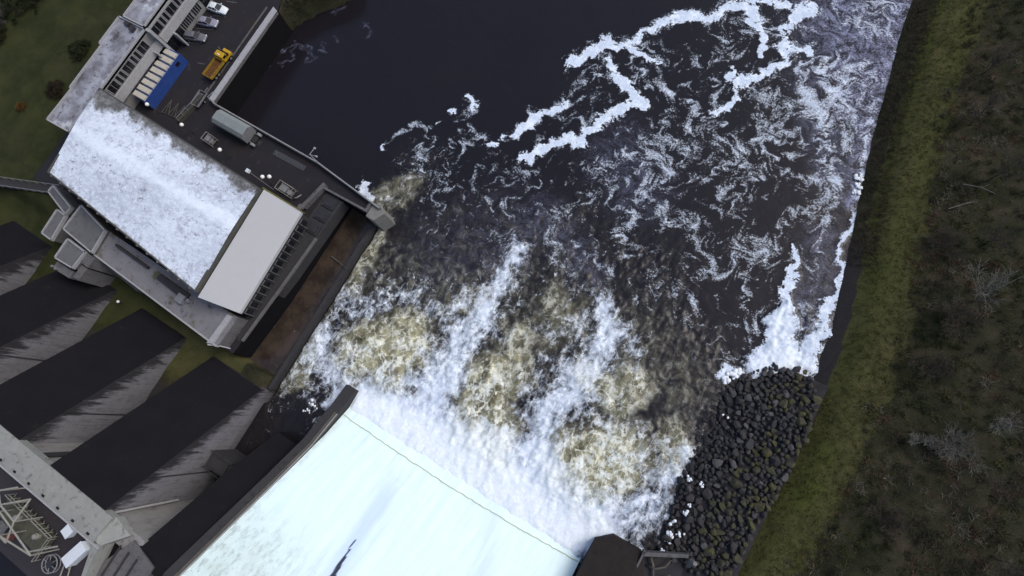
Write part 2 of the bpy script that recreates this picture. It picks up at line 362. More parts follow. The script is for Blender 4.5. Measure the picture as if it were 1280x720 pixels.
# the mossy line along the top of the lower bank
ml, _ = segdist(GX, GY, [(14.0, 90, 0), (14.8, 85.5, 0), (15.9, 76.5, 0), (17.5, 66.5, 0), (18.5, 58.1, 0), (19.5, 52.8, 0), (20.5, 47, 0)])
bright += .75 * sstep(.9, .25, ml); grass = np.maximum(grass, sstep(1.0, .4, ml))
grass = np.where((GY > 46) & (dR < 3.2) & (GX > -20), np.minimum(grass, .42 + .0 * n) + .6 * sstep(1, .4, ml), grass)
tk, _ = segdist(GX, GY, [(*P(px, py, 4), 0) for px, py in [(1222, -30), (1215, 0), (1190, 110), (1150, 230), (1110, 340), (1070, 450), (1030, 570), (960, 690), (930, 740)]])
bright += .30 * np.exp(-(tk / 1.5) ** 2) * (.6 + .8 * fbm(GX * .4, GY * .4, 4)); grass = np.maximum(grass, .8 * sstep(2.6, 1.0, tk))
ground = np_mesh('ground', np.stack([GX, GY, ZG], -1).reshape(-1, 3), grid_faces(len(gx), len(gy)), M_ground, smooth=True,
                 attrs=dict(grass=grass, scrub=1 - grass, mud=mud, bright=np.clip(bright, 0, 1)), kind='structure')
def gz(x, y):
    i = int(np.clip(np.searchsorted(gx, x), 1, len(gx) - 1)); j = int(np.clip(np.searchsorted(gy, y), 1, len(gy) - 1))
    tx = (x - gx[i - 1]) / (gx[i] - gx[i - 1]); ty = (y - gy[j - 1]) / (gy[j] - gy[j - 1])
    return float((ZG[j - 1, i - 1] * (1 - tx) + ZG[j - 1, i] * tx) * (1 - ty) + (ZG[j, i - 1] * (1 - tx) + ZG[j, i] * tx) * ty)

# ------------------------------------------------------------------ river with its foam
fx = spaced(-96, 26, .22, -320, 40, 1.4); fy = spaced(-42, 100, .22, -44, 900, 1.4)
X, Y = np.meshgrid(fx, fy)
# eddies: trace every point of the sheet back through a divergence-free flow so that foam is drawn out into curls
ex, ey = np.arange(-97, 28, .25), np.arange(-44, 102, .25); EX, EY = np.meshgrid(ex, ey)
psi = 11 * fbm(EX * .10, EY * .10, 2) + 2.6 * fbm(EX * .30 + 5, EY * .30, 2) + .4 * fbm(EX * 1.0 + 31, EY * 1.0, 2)
VX, VY = np.gradient(psi, .25, axis=0), -np.gradient(psi, .25, axis=1)
def samp(F, x, y):
    u = np.clip((x - ex[0]) / .25, 0, len(ex) - 1.01); v = np.clip((y - ey[0]) / .25, 0, len(ey) - 1.01); i = u.astype(int); j = v.astype(int); a = u - i; b = v - j
    return (F[j, i] * (1 - a) + F[j, i + 1] * a) * (1 - b) + (F[j + 1, i] * (1 - a) + F[j + 1, i + 1] * a) * b
qx, qy = X.copy(), Y.copy()
for k in range(8):
    if k == 3: wx, wy = qx.copy(), qy.copy()
    u_, v_ = samp(VX, qx, qy), samp(VY, qx, qy); qx = qx - .26 * u_; qy = qy - .26 * v_
wx = wx + (fbm(X * .8 + 7, Y * .8, 5, .62) - .5) * 2.2; wy = wy + (fbm(X * .8 + 90, Y * .8, 5, .62) - .5) * 2.2
MPP = .137
def stroke(F, pts, val=1.0, soft=.6, warped=True):
    """pts: traced (px,py,half width px) -> a band on the water sheet, in metres"""
    w = [P(p[0], p[1]) + (p[2] * MPP,) for p in pts]
    if len(w) == 1: w = w + [(w[0][0] + .01, w[0][1], w[0][2])]
    m = max(v[2] for v in w) * 2.2 + 3
    i0, i1 = np.searchsorted(fx, [min(v[0] for v in w) - m, max(v[0] for v in w) + m]); j0, j1 = np.searchsorted(fy, [min(v[1] for v in w) - m, max(v[1] for v in w) + m])
    s = np.s_[j0:j1, i0:i1]
    if F[s].size == 0: return
    d, r = segdist((wx if warped else X)[s], (wy if warped else Y)[s], w)
    F[s] = np.maximum(F[s], val * sstep(1 + soft, 1 - soft, d / np.maximum(r, .05)))
solid = np.zeros_like(X); drift = np.zeros_like(X); lace = np.zeros_like(X); boil = np.zeros_like(X); aer = np.zeros_like(X); veil = np.zeros_like(X)
# thick white rafts
for s in [
    [(655, 195, 9), (680, 182, 8), (705, 175, 7), (722, 180, 7), (745, 158, 7), (775, 138, 8), (800, 128, 7)],
    [(800, 128, 8), (782, 110, 9), (770, 95, 7), (758, 75, 4)],
    [(640, 166, 4), (655, 155, 7), (675, 146, 7), (700, 138, 6), (708, 124, 3)],
    [(712, 82, 7), (730, 68, 8), (760, 55, 10), (785, 57, 5), (805, 40, 6), (840, 22, 8), (858, 22, 9), (880, 26, 6), (905, 14, 9), (925, 6, 9)],
    [(925, 6, 9), (945, 18, 8), (950, 45, 5), (953, 70, 4)],
    [(1010, 8, 12), (990, 24, 8), (975, 40, 6), (973, 60, 5)],
    [(973, 60, 6), (998, 60, 6), (1010, 72, 4)], [(973, 60, 5), (980, 80, 6), (960, 92, 6), (930, 103, 8), (920, 110, 6)],
    [(920, 110, 6), (922, 128, 4), (912, 140, 3), (890, 136, 3)], [(915, 105, 4), (918, 84, 3)],
    [(790, 60, 5), (805, 72, 6), (820, 82, 3)], [(935, 0, 6), (985, 4, 6)],
    [(459, 232, 8), (465, 243, 6), (468, 252, 3)], [(914, 469, 8), (925, 464, 5)],
    [(960, 452, 20), (985, 450, 22), (1010, 452, 14)], [(955, 440, 12), (972, 410, 15), (983, 380, 9), (988, 345, 5), (990, 310, 3)],
    [(1010, 445, 13), (1028, 410, 8), (1042, 370, 5), (1054, 320, 4), (1064, 280, 3)],
    [(588, 118, 5), (594, 126, 4)], [(563, 141, 4), (570, 138, 3)], [(612, 178, 5), (618, 176, 3)], [(630, 168, 5)], [(590, 128, 3), (594, 137, 3)], [(549, 157, 2)], [(478, 178, 2), (480, 192, 2)],
]:
    stroke(solid, s, 1.0, .85); stroke(drift, [(q[0], q[1], q[2] * 1.9 + 3) for q in s], .74, .9)
# drifting clumps and films
for s, v in [
    ([(800, 128, 14), (830, 165, 12), (850, 120, 10)], .5), ([(790, 60, 22), (780, 95, 25)], .6), ([(745, 95, 12), (740, 115, 8), (765, 128, 6)], .5),
    ([(800, 75, 5), (810, 105, 6), (850, 122, 5)], .7), ([(850, 85, 8), (895, 72, 14), (905, 50, 10), (930, 60, 6)], .55), ([(860, 100, 8), (870, 140, 12), (865, 180, 16), (850, 205, 10)], .62),
    ([(770, 210, 28), (800, 205, 22), (820, 190, 20), (810, 230, 15), (800, 260, 14), (770, 310, 14)], .6), ([(735, 185, 18), (730, 200, 8), (735, 215, 6)], .45),
    ([(825, 260, 7), (828, 280, 7), (835, 300, 5)], .6), ([(905, 195, 12), (890, 240, 10), (920, 230, 12)], .45), ([(895, 150, 6), (880, 185, 10)], .5),
    ([(940, 235, 16), (960, 160, 10), (990, 170, 14), (980, 195, 12), (1010, 200, 12)], .6), ([(930, 165, 10), (935, 190, 10)], .5),
    ([(1005, 80, 9), (1010, 120, 12), (1025, 150, 13), (1035, 190, 10), (1045, 235, 6)], .72), ([(1025, 75, 8), (1040, 100, 9), (1055, 135, 8)], .7),
    ([(1060, 20, 30), (1080, 60, 26), (1090, 90, 16), (1085, 150, 9), (1078, 200, 7), (1068, 240, 4)], .50), ([(1125, 0, 16), (1112, 50, 15), (1098, 100, 12), (1085, 180, 6)], .52), ([(1090, 10, 34), (1080, 70, 26)], .42),
    ([(1083, 170, 3), (1073, 230, 3), (1062, 290, 4)], .66), ([(1045, 60, 30), (1060, 110, 26), (1055, 170, 20), (1060, 230, 16)], .42),
    ([(895, 260, 8), (900, 235, 8), (930, 232, 8), (945, 245, 8)], .55), ([(905, 270, 8), (920, 285, 6)], .5), ([(960, 300, 20), (930, 320, 22), (900, 340, 22), (890, 300, 18)], .42),
    ([(985, 300, 10), (1000, 330, 16), (1020, 300, 14)], .42), ([(880, 330, 10), (900, 360, 8), (905, 420, 8), (900, 450, 10)], .42), ([(1010, 230, 14), (985, 215, 14)], .5),
    ([(480, 178, 3), (495, 165, 4), (515, 156, 4), (540, 160, 3), (560, 150, 4)], .55), ([(590, 125, 11), (585, 140, 9), (572, 150, 5)], .52), ([(570, 172, 7), (560, 190, 5), (585, 160, 5), (600, 165, 5), (612, 178, 6), (622, 192, 5), (633, 200, 4)], .55),
    ([(532, 175, 7), (540, 195, 8), (565, 205, 5), (560, 230, 5)], .45), ([(620, 240, 5), (645, 230, 6), (655, 222, 4)], .5), ([(600, 235, 8), (620, 215, 6)], .38),
    ([(725, 290, 10), (715, 310, 6), (745, 320, 5)], .55), ([(720, 340, 8)], .55), ([(820, 330, 16), (850, 345, 12), (880, 380, 8)], .4), ([(800, 370, 8), (815, 360, 6)], .4),
    ([(640, 265, 25), (680, 240, 22), (740, 250, 25), (780, 290, 30), (840, 320, 35), (880, 280, 30), (920, 380, 20)], .31), ([(830, 230, 30), (880, 200, 25), (960, 250, 30)], .33),
    ([(500, 200, 20), (550, 230, 28), (600, 260, 25)], .30), ([(330, 75, 2), (350, 65, 2), (372, 55, 2), (388, 60, 2), (388, 75, 1.5)], .34), ([(365, 60, 1.5), (366, 78, 1.5), (350, 82, 1.5)], .34), ([(420, 12, 5)], .34), ([(452, 35, 3), (461, 50, 2)], .3), ([(405, 50, 1.5), (404, 66, 2)], .34),
]: stroke(drift, [(q[0], q[1], q[2] * 1.5) for q in s], v + .12 + (.06 if s[0][2] < 3 else 0), .85)
field = [P(*q) for q in [(640, 175), (720, 60), (800, 40), (880, 0), (1150, -30), (1110, 110), (1075, 250), (1045, 400), (1000, 440), (900, 490), (880, 520), (840, 430), (760, 400), (620, 330), (470, 300), (450, 250), (500, 160), (600, 130)]]
near = np.zeros_like(X); near[:] = inpoly(wx, wy, field)
ds_, _ = segdist(X, Y, [(*p, 0) for p in field + field[:1]]); near *= sstep(0, 4, ds_)
ridge = 1 - np.clip(np.abs(fbm(qx * .15 + 60, qy * .11, 3) - .5) * 6.0, 0, 1); ridge2 = 1 - np.clip(np.abs(fbm(qx * .42 + 20, qy * .42, 3) - .5) * 6.5, 0, 1)
gain = sstep(-5, 35, Y) * .16 + sstep(-12, 18, X + Y * .1) * .06
drift = np.maximum(drift * (.62 + .5 * np.maximum(ridge, ridge2)), near * (.09 + .9 * gain + .48 * np.maximum(ridge, .8 * ridge2)))
# torn filaments of the turbulent reach
for s, v in [
    ([(360, 470, 30), (400, 400, 30), (450, 370, 30), (500, 360, 25), (560, 370, 25), (600, 360, 25)], .85),
    ([(430, 430, 60), (500, 430, 60)], .75), ([(560, 440, 40), (600, 400, 35), (650, 390, 40)], .75), ([(610, 500, 60), (640, 540, 50)], .75),
    ([(700, 400, 30), (745, 370, 22), (690, 330, 30)], .7), ([(760, 570, 75), (740, 520, 50), (780, 470, 40)], .75), ([(850, 560, 25), (840, 620, 30), (820, 660, 20)], .85),
    ([(620, 330, 25), (680, 290, 25), (720, 260, 20)], .55), ([(700, 470, 30), (760, 430, 35), (800, 420, 14)], .7), ([(410, 380, 14), (440, 320, 12), (475, 265, 14), (490, 240, 8)], .75),
    ([(460, 300, 30), (500, 250, 30), (520, 210, 28)], .55), ([(560, 320, 50), (620, 270, 40), (520, 290, 40)], .36), ([(830, 400, 30), (880, 450, 25), (880, 500, 20)], .42), ([(340, 510, 20), (370, 490, 16)], .6), ([(860, 490, 22), (870, 530, 14)], .55), ([(760, 330, 50), (820, 350, 40)], .38), ([(320, 545, 18), (350, 530, 14)], .42),
]: stroke(lace, s, v * 1.08, .95)
# aerated yellow-brown boils
for s, v in [
    ([(455, 440, 34), (505, 425, 32), (490, 455, 30)], 1.0), ([(610, 480, 30), (605, 530, 34), (615, 560, 26)], 1.0), ([(640, 470, 25), (650, 420, 18)], .6), ([(720, 580, 34), (770, 570, 36), (740, 610, 24)], 1.0), ([(790, 480, 26), (770, 500, 20), (735, 470, 20)], .65),
    ([(440, 360, 12), (455, 320, 14), (470, 290, 14)], .55), ([(515, 230, 16), (500, 255, 12)], .38), ([(560, 385, 20), (600, 370, 18)], .4), ([(840, 540, 20), (830, 580, 16)], .55), ([(700, 400, 26), (690, 370, 20)], .45), ([(390, 430, 16), (375, 480, 14)], .45), ([(640, 410, 20), (680, 430, 22)], .35), ([(860, 470, 20), (850, 500, 22)], .22), ([(440, 330, 40), (540, 370, 70), (680, 400, 80), (800, 450, 70), (860, 480, 40)], .20), ([(360, 480, 14), (410, 380, 16), (450, 310, 18), (490, 235, 16)], .38), ([(560, 300, 60), (700, 320, 60)], .13),
]: stroke(boil, s, v, .75)
# white water
for s, v in [
    ([(430, 500, 22), (480, 520, 34), (560, 565, 44), (640, 620, 48), (710, 660, 40), (745, 665, 26)], 1.25),
    ([(395, 400, 12), (400, 440, 22), (430, 480, 26), (460, 495, 26)], .72), ([(425, 385, 20), (450, 390, 18), (440, 410, 10)], .5), ([(540, 480, 26), (560, 450, 26), (590, 410, 22), (610, 375, 16), (630, 340, 10), (650, 310, 6)], .80),
    ([(530, 520, 30), (560, 470, 24)], .95), ([(650, 590, 34), (670, 550, 26), (700, 500, 22), (735, 465, 20), (755, 420, 16), (752, 375, 9)], .82), ([(700, 640, 40), (670, 560, 20)], 1.0),
    ([(770, 650, 24), (810, 640, 18), (840, 600, 12), (850, 560, 9)], .66), ([(800, 640, 26), (760, 640, 26)], .7), ([(455, 470, 12), (500, 480, 12), (540, 470, 10)], .6), ([(420, 370, 14), (480, 372, 12), (560, 385, 14), (610, 370, 10)], .5), ([(560, 440, 14), (600, 430, 12)], .5), ([(690, 420, 12), (720, 400, 14)], .5), ([(800, 560, 12), (815, 600, 12)], .55), ([(590, 520, 8), (610, 480, 8), (640, 470, 8)], .42), ([(720, 590, 8), (760, 560, 8), (790, 580, 8)], .42), ([(460, 430, 8), (500, 430, 8)], .38), ([(760, 530, 16), (800, 545, 14), (815, 590, 12)], .45), ([(690, 620, 20), (700, 560, 12)], .6),
    ([(955, 456, 16), (985, 448, 20), (1006, 452, 9)], 1.25), ([(962, 440, 10), (974, 408, 12), (984, 380, 6)], 1.1), ([(1006, 446, 9), (1024, 412, 6)], .9), ([(360, 480, 8), (380, 470, 10)], .45), ([(780, 425, 14), (800, 440, 10)], .45), ([(460, 385, 8), (540, 380, 8), (600, 395, 8)], .3),
]:
    stroke(aer, s, v * (.92 if v < 1 else 1), .85)
    if .5 < v < 1: stroke(lace, [(q[0], q[1], q[2] * 2.2) for q in s], .95, .9); stroke(aer, [(q[0], q[1], q[2] * 1.9) for q in s], .45, .95)
for s, v in [([(1130, -10, 22), (1105, 60, 22), (1090, 130, 16), (1078, 200, 12), (1065, 260, 9)], 1.1), ([(1060, 20, 50), (1070, 80, 38), (1075, 150, 22)], .95), ([(1010, 90, 16), (1030, 160, 18), (1045, 240, 14)], .45), ([(1000, 400, 16), (1020, 360, 16), (1030, 300, 18)], .35), ([(780, 200, 36), (800, 240, 30)], .3), ([(620, 330, 22), (680, 270, 22), (740, 340, 18)], .28), ([(560, 320, 50), (640, 280, 40)], .12)]: stroke(veil, s, v, .95)
for s in [[(328, 76, 2.2), (350, 65, 2.2), (372, 54, 2.2), (388, 60, 2.2), (390, 72, 2), (380, 78, 2)], [(367, 58, 2), (367, 76, 2), (350, 82, 1.6)], [(420, 13, 3), (432, 9, 3)], [(452, 33, 2), (458, 42, 2), (460, 52, 2)], [(405, 50, 1.6), (404, 66, 2)], [(418, 44, 1.6), (422, 54, 1.6)], [(330, 88, 2), (336, 84, 1.6)]]: stroke(veil, [(q[0], q[1], q[2] * .75) for q in s], .40, .95)
solid *= (X < bank_x(Y) + .8)
turb = np.clip(np.maximum(aer, lace * .7), 0, 1)
bl = np.clip(boil, 0, 1)
nb = fbm(X * .9, Y * .6, 5, .55); nf = fbm(X * 2.6 + 30, Y * 1.9, 4, .6); rid = 1 - np.abs(2 * fbm(X * .7 + 11, Y * .5, 4) - 1) * 2.2
calm = sstep(-8, -16, Y)
ZW = bl * .5 * (.6 + nb) + turb * (1 - .88 * calm) * ((nb - .45) * 1.0 + (nf - .5) * .35 + np.clip(rid, 0, 1) * .3) + .05 * (fbm(X * .5, Y * .7, 3) - .5) + .05 * solid
ZW += .4 * np.exp(-((Y + 16.5) / 2.0) ** 2) * ((X > -36) & (X < 6)) * nb
ZW = np.where((Y < -19.0) & (X > -36.6) & (X < 6.6), -1.2, ZW)
ZW = np.where((X < -48.9) & (X > -60) & (Y > -24) & (Y < 12), -1.5, ZW)

def m_water():
    t = NT('river_water_and_foam'); S = t.attr('solid'); D = t.attr('drift'); L = t.attr('lace'); B = t.attr('boil'); A = t.attr('aer')
    cb = t.n('ShaderNodeCombineXYZ'); t.put(cb.inputs[0], t.attr('flow_x')); t.put(cb.inputs[1], t.attr('flow_y')); fl = cb.outputs[0]
    p = t.warp(fl, .7, .7, 4); pf = t.warp(t.pos, 1.8, .4, 3)
    fine = t.noise(3.2, 8, .72, pf); clump = t.noise(.62, 9, .66, p); grain = t.noise(9, 4, .7)
    solid_m = t.M('MULTIPLY', t.ss(.44, .62, t.M('ADD', S, t.M('ADD', t.M('MULTIPLY', t.M('SUBTRACT', fine, .52), 1.8), t.M('MULTIPLY', t.M('SUBTRACT', clump, .52), 2.2)))), t.ss(.04, .2, S))
    dm = t.M('ADD', t.M('MULTIPLY', clump, .55), t.M('MULTIPLY', fine, .45)); thr = t.M('MULTIPLY_ADD', D, -.46, .78)
    drift_m = t.M('MULTIPLY', t.ss(0, .075, t.M('SUBTRACT', dm, thr)), t.ss(.02, .15, D))
    core = t.ss(.05, .16, t.M('SUBTRACT', dm, thr)); drift_m = t.M('MULTIPLY', drift_m, t.M('ADD', t.M('MULTIPLY_ADD', t.ss(.38, .62, t.noise(5, 5, .75)), .38, .14), t.M('MULTIPLY', core, .5)), clamp=True)
    # lace: crack-like filaments at three sizes
    ps = t.warp(t.scl(t.pos, 1.0, .82, 1, R(8)), .45, 1.3, 6)
    def fil(sc, w, det, ro):
        q = t.M('ABSOLUTE', t.M('SUBTRACT', t.noise(sc, det, ro, ps), .5)); return t.M('SUBTRACT', 1.0, t.M('MULTIPLY', q, w), clamp=True)
    f1 = fil(.30, 9, 9, .66); f2 = fil(.9, 7, 7, .66)
    spl = t.ss(.42, .68, t.noise(.75, 12, .74, ps)); pv = t.warp(ps, 1.6, .55, 6); vc = t.M('MAXIMUM', t.ss(.10, .0, t.vor(.45, vec=pv)), t.M('MULTIPLY', t.ss(.10, .0, t.vor(1.05, vec=pv)), .8))
    net = t.M('ADD', t.M('MULTIPLY', spl, .52), t.M('MULTIPLY', t.M('MAXIMUM', t.M('MAXIMUM', t.M('MULTIPLY', f1, .85), t.M('MULTIPLY', f2, .75)), t.M('MULTIPLY', vc, .95)), .58))
    patch = t.ss(.36, .64, t.noise(.28, 5, .62, p)); L2 = t.M('MULTIPLY', L, t.M('MULTIPLY_ADD', patch, .75, .42))
    lt = t.M('MULTIPLY_ADD', L2, -.72, 1.02)
    brk = t.ss(.34, .60, t.noise(.9, 8, .68, p))
    lace_m = t.M('MULTIPLY', t.ss(0, .62, t.M('ADD', t.M('SUBTRACT', net, lt), t.M('MULTIPLY', t.M('SUBTRACT', fine, .5), .5))), t.M('MULTIPLY', t.ss(.05, .3, L), t.M('MULTIPLY_ADD', brk, .8, .2)))
    streak = t.noise(1.1, 11, .76, t.scl(ps, 1.5, .55))
    tex = t.M('ADD', t.M('ADD', t.M('MULTIPLY', t.M('SUBTRACT', streak, .5), 1.6), t.M('MULTIPLY', t.M('SUBTRACT', patch, .5), .35)), t.M('MULTIPLY', t.M('SUBTRACT', net, .42), .75))
    a2 = t.M('ADD', A, t.M('MULTIPLY', tex, t.M('MULTIPLY_ADD', t.M('MINIMUM', A, 1.0), -.45, 1.0)))
    aer_m = t.M('MULTIPLY', t.ss(.28, .95, a2), t.ss(.02, .25, A))
    foam = t.M('MAXIMUM', t.M('MAXIMUM', solid_m, drift_m), t.M('MAXIMUM', lace_m, aer_m))
    deep = t.mix(t.noise(.08, 4), (.010, .009, .013), (.015, .0135, .016))
    bcol = t.mix(t.ss(.3, .62, t.noise(.55, 8, .62, ps)), (.075, .066, .040), (.36, .345, .215))
    bcol = t.mix(t.M('MULTIPLY', t.ss(.44, .66, net), .9), bcol, (.76, .76, .62))
    base = t.mix(t.M('MULTIPLY', t.ss(.05, .95, t.M('ADD', B, t.M('MULTIPLY', t.M('SUBTRACT', t.noise(.5, 7, .6, p), .5), .9))), t.ss(.02, .2, B)), deep, bcol)
    base = t.mix(t.M('MULTIPLY', t.M('MULTIPLY', L, .5), t.ss(.4, .7, t.noise(.7, 5, .6, p))), base, (.055, .048, .030))
    tone = t.M('ADD', t.M('MULTIPLY', t.ss(.3, .7, fine), .5), t.M('MULTIPLY', t.M('MAXIMUM', t.ss(.4, .9, net), t.ss(.8, 1.2, A)), .6), clamp=True)
    fcol = t.mix(tone, (.50, .58, .72), (.86, .93, .99))
    fcol = t.mix(t.M('MULTIPLY', B, .35), fcol, (.84, .86, .70))
    V = t.attr('veil'); vm = t.M('MULTIPLY', V, t.M('MULTIPLY', t.ss(.42, .62, t.M('ADD', t.M('MULTIPLY', clump, .5), t.M('MULTIPLY', t.noise(3.2, 8, .8), .5))), .8))
    base = t.mix(vm, base, (.36, .38, .55)); c = t.mix(foam, base, fcol)
    rough = t.M('MULTIPLY_ADD', t.M('MAXIMUM', foam, B), .6, .10)
    h = t.M('ADD', t.M('MULTIPLY', t.noise(1.0, 6, .6, t.scl(t.pos, 1, 1.6)), .5), t.M('MULTIPLY', foam, .35))
    h = t.M('ADD', h, t.M('MULTIPLY', t.M('MULTIPLY', t.M('ADD', net, streak), .8), t.M('MAXIMUM', L, A)))
    t.bump(h, .4, .18); t.b.inputs['IOR'].default_value = 1.333
    return t.fin(c, rough, .5)
M_water = m_water()
np_mesh('river_water', np.stack([X, Y, ZW], -1).reshape(-1, 3), grid_faces(len(fx), len(fy)), M_water, smooth=True,
        attrs=dict(solid=solid, drift=drift, lace=lace, boil=bl, aer=aer, veil=veil, flow_x=qx, flow_y=qy), kind='structure')

def m_tail():
    t = NT('brown_tailrace_water'); c = t.mix(t.ss(.35, .65, t.noise(.3, 8, .65)), (.028, .021, .017), (.062, .045, .033))
    c = t.mix(t.ss(.66, .70, t.noise(1.3, 6, .6)), c, (.12, .10, .085)); t.bump(t.noise(1.5, 5), .25, .08); return t.fin(c, .12, .5)
tx = np.arange(-58.4, -49.0, .4); ty = np.arange(-21.0, 11.6, .4); TX, TY = np.meshgrid(tx, ty)
np_mesh('tailrace_water', np.stack([TX, TY, .03 * fbm(TX, TY)], -1).reshape(-1, 3), grid_faces(len(tx), len(ty)), m_tail(), smooth=True, kind='structure')
rv = MB(); rv.prism([(-900, -900), (40, -900), (40, -53), (-900, -53)], 15.5, 16.5); rv.done('reservoir_water', M_water, kind='structure')

# ------------------------------------------------------------------ spillway chute: water sheet over a slab
def chute_z(y): return np.where(y > -22, .75 + (-18.4 - y) * .55, .75 + 3.6 * .55 + (-22 - y) * .80)
def m_chute():
    t = NT('white_chute_water'); x, y, z = t.xyz(); v = t.scl(t.pos, 1.0, .07, .07)
    thin = t.attr('thin'); dirt = t.attr('dirt'); c = t.mix(t.noise(.5, 7, .6, v), (.68, .87, .88), (.80, .95, .95)); c = t.mix(t.M('MULTIPLY', t.ss(.48, .7, t.noise(.8, 9, .7, t.scl(t.pos, 1.3, .05, .05))), .42), c, (.58, .72, .90))
    c = t.mix(thin, c, (.50, .62, .90)); c = t.mix(t.ss(.75, .95, thin), c, (.03, .035, .06))  # blue shadow tinted in where the mask is high, near-black at the tear
    sp = t.ss(.46, .66, t.noise(1.4, 9, .75, t.scl(t.pos, 1.0, .45, .45))); c = t.mix(t.M('MULTIPLY', t.M('MULTIPLY', sp, dirt), .62), c, (.085, .10, .105))
    c = t.mix(t.M('MULTIPLY', t.M('MULTIPLY', dirt, t.noise(.6, 6)), .75), c, (.46, .52, .46))
    t.bump(t.noise(1.2, 7, .65, t.scl(t.pos, 1.6, .35, .35)), .35, .12); return t.fin(c, .5, .4)
cx = np.arange(-36.2, 6.3, .25); cy = np.concatenate([np.arange(-49, -30, .4), np.arange(-30, -16.4, .2)]); CX, CY = np.meshgrid(cx, cy)
CZ = np.where(CY > -18.4, .75 - (CY + 18.4) * .55, chute_z(CY)) + .16 * fbm(CX * .9, CY * .25, 4) + .10 * (fbm(CX * 2.5, CY * .5, 3) - .5)
CZ = np.where(CY < -43, np.minimum(CZ, 18.6 - (CY + 46) ** 2 * .02), CZ)
thin = np.zeros_like(CX); 
def cp(px, py):
    h = 8.0
    for _ in range(30):
        q = P(px, py, h); h = float(chute_z(q[1]))
    return q
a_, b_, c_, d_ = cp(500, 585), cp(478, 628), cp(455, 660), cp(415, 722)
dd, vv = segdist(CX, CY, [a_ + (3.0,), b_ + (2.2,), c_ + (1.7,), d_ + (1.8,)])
fade = sstep(a_[1] + 1.5, b_[1] - 1, CY); thin = .62 * sstep(1.15, .1, dd / np.maximum(vv, .1)) * fade  # blue shadow V round the tear, painted through the thin-water mask
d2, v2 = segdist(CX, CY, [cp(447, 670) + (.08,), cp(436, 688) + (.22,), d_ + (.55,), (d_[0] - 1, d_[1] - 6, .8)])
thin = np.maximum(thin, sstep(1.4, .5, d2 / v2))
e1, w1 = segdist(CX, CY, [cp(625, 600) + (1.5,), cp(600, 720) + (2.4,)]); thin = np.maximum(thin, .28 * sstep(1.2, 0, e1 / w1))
dirt = sstep(-29.5, -40, CY) * sstep(-20, -34, CX + (fbm(CX * .4, CY * .2, 4) - .5) * 8) + .5 * sstep(-35.0, -36.1, CX)
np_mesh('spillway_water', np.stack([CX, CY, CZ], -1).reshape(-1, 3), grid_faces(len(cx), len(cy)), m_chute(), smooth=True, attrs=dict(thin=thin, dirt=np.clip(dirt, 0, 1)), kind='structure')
sw = empty('spillway', (-15, -30, 0), 'wide concrete spillway chute under the sheet of white water', 'spillway')
def local(o, root):
    o.parent = root; o.matrix_parent_inverse = Matrix() if root.parent else root.matrix_basis.inverted(); return o
def sub(mb, name, mats, root, **kw):
    o = mb.done(name, mats, **kw); return local(o, root)
m = MB(); m.extx([(-19.0, -2.5), (-19.0, .45), (-22, 2.2), (-43, 19.0), (-46, 19.6), (-50, 19), (-50, -2.5)], -36.25, 6.35); sub(m, 'chute_slab', M_conc_d, sw)
m = MB(); lipx = np.arange(-36.1, 6.2, .5); pts = []
for i, xx in enumerate(lipx):
    q = P(*[(430 + (725 - 430) * i / (len(lipx) - 1)), 0]) if False else None
    yy = -18.55 - .35 * math.sin(math.pi * i / len(lipx)) + .9 * (i / len(lipx)) ** 2 + .07 * random.uniform(-1, 1)
    pts.append((xx, yy, float(chute_z(yy)) + .16 + .02 * random.uniform(-1, 1)))
M_lip = concrete('ochre_sill_concrete', (.42, .42, .26), (.58, .60, .46), 1.5, (.20, .19, .10), .5)
m.tube(pts, .07, 5); sub(m, 'lip_sill', M_lip, sw)

# ------------------------------------------------------------------ dam
dam = empty('dam', (-80, -42, 0), 'tall concrete buttress dam with black sloping buttresses and pale crest parapet', 'dam')
prof = [(-21.9, 1.0), (-21.9, 3.0), (-41.0, 19.85), (-41.0, 18.4), (-44, 18.4), (-44, -2), (-21.9, -2)]
for bx0, bx1, yt in ((-60.4, -49.6, 0), (-77.4, -66.8, 0), (-94.8, -84.2, 0), (-112.2, -101.6, 0), (-129.6, -119, 0), (-147, -136.4, 0)):
    m = MB(); m.extx(prof, bx0, bx1, 0, [0, 1, 0, 0, 0, 0, 0]); sub(m, 'buttress', [M_bside, M_btop], dam)
m = MB(); m.box(-150, -43.2, -44, -41.6, -2, 18.3); sub(m, 'bay_slab', M_conc, dam)
for jx in (-63.6, -80.8, -98):
    m = MB(); m.box(jx - .45, jx + .45, -41.6, -41.3, 2, 18.6); sub(m, 'joint_recess_strip', M_conc_d, dam)  # dark strip on the slab standing in for a shaded joint recess
m = MB(); m.tube([(-49.25, -41.3, 19.6), (-49.25, -41.1, 14), (-49.25, -40.9, 6.8)], .16, 8); sub(m, 'drain_pipe', M_trim, dam)
m = MB(); m.extx([(-44.35, 19.0), (-44.35, 20.55), (-44.0, 20.55), (-42.8, 20.4), (-40.95, 19.95), (-40.95, 18.7), (-41.8, 18.25), (-43.9, 18.25)], -150, -48.0)
m.prism([(-48.0, -44.35), (-46.6, -48.5), (-46.2, -48.4), (-47.0, -44.0)], 18, 20.55); m.prism([(-48.0, -44.0), (-47.0, -44.2), (-45.0, -41.8), (-48.0, -41.0)], 18, [20.5, 20.4, 19.0, 19.3])
sub(m, 'crest_parapet', M_crest, dam)
for i in range(9): sub(MB().box(-49.5 - i * 2.9, -49.5 - i * 2.9 + .45, -44.0, -43.75, 20.5, 20.62), 'drain_slot', M_black, dam)
m = MB(); m.box(-150, -46.8, -44.5, -44.3, 20.45, 20.66); sub(m, 'parapet_edge', M_trim, dam)
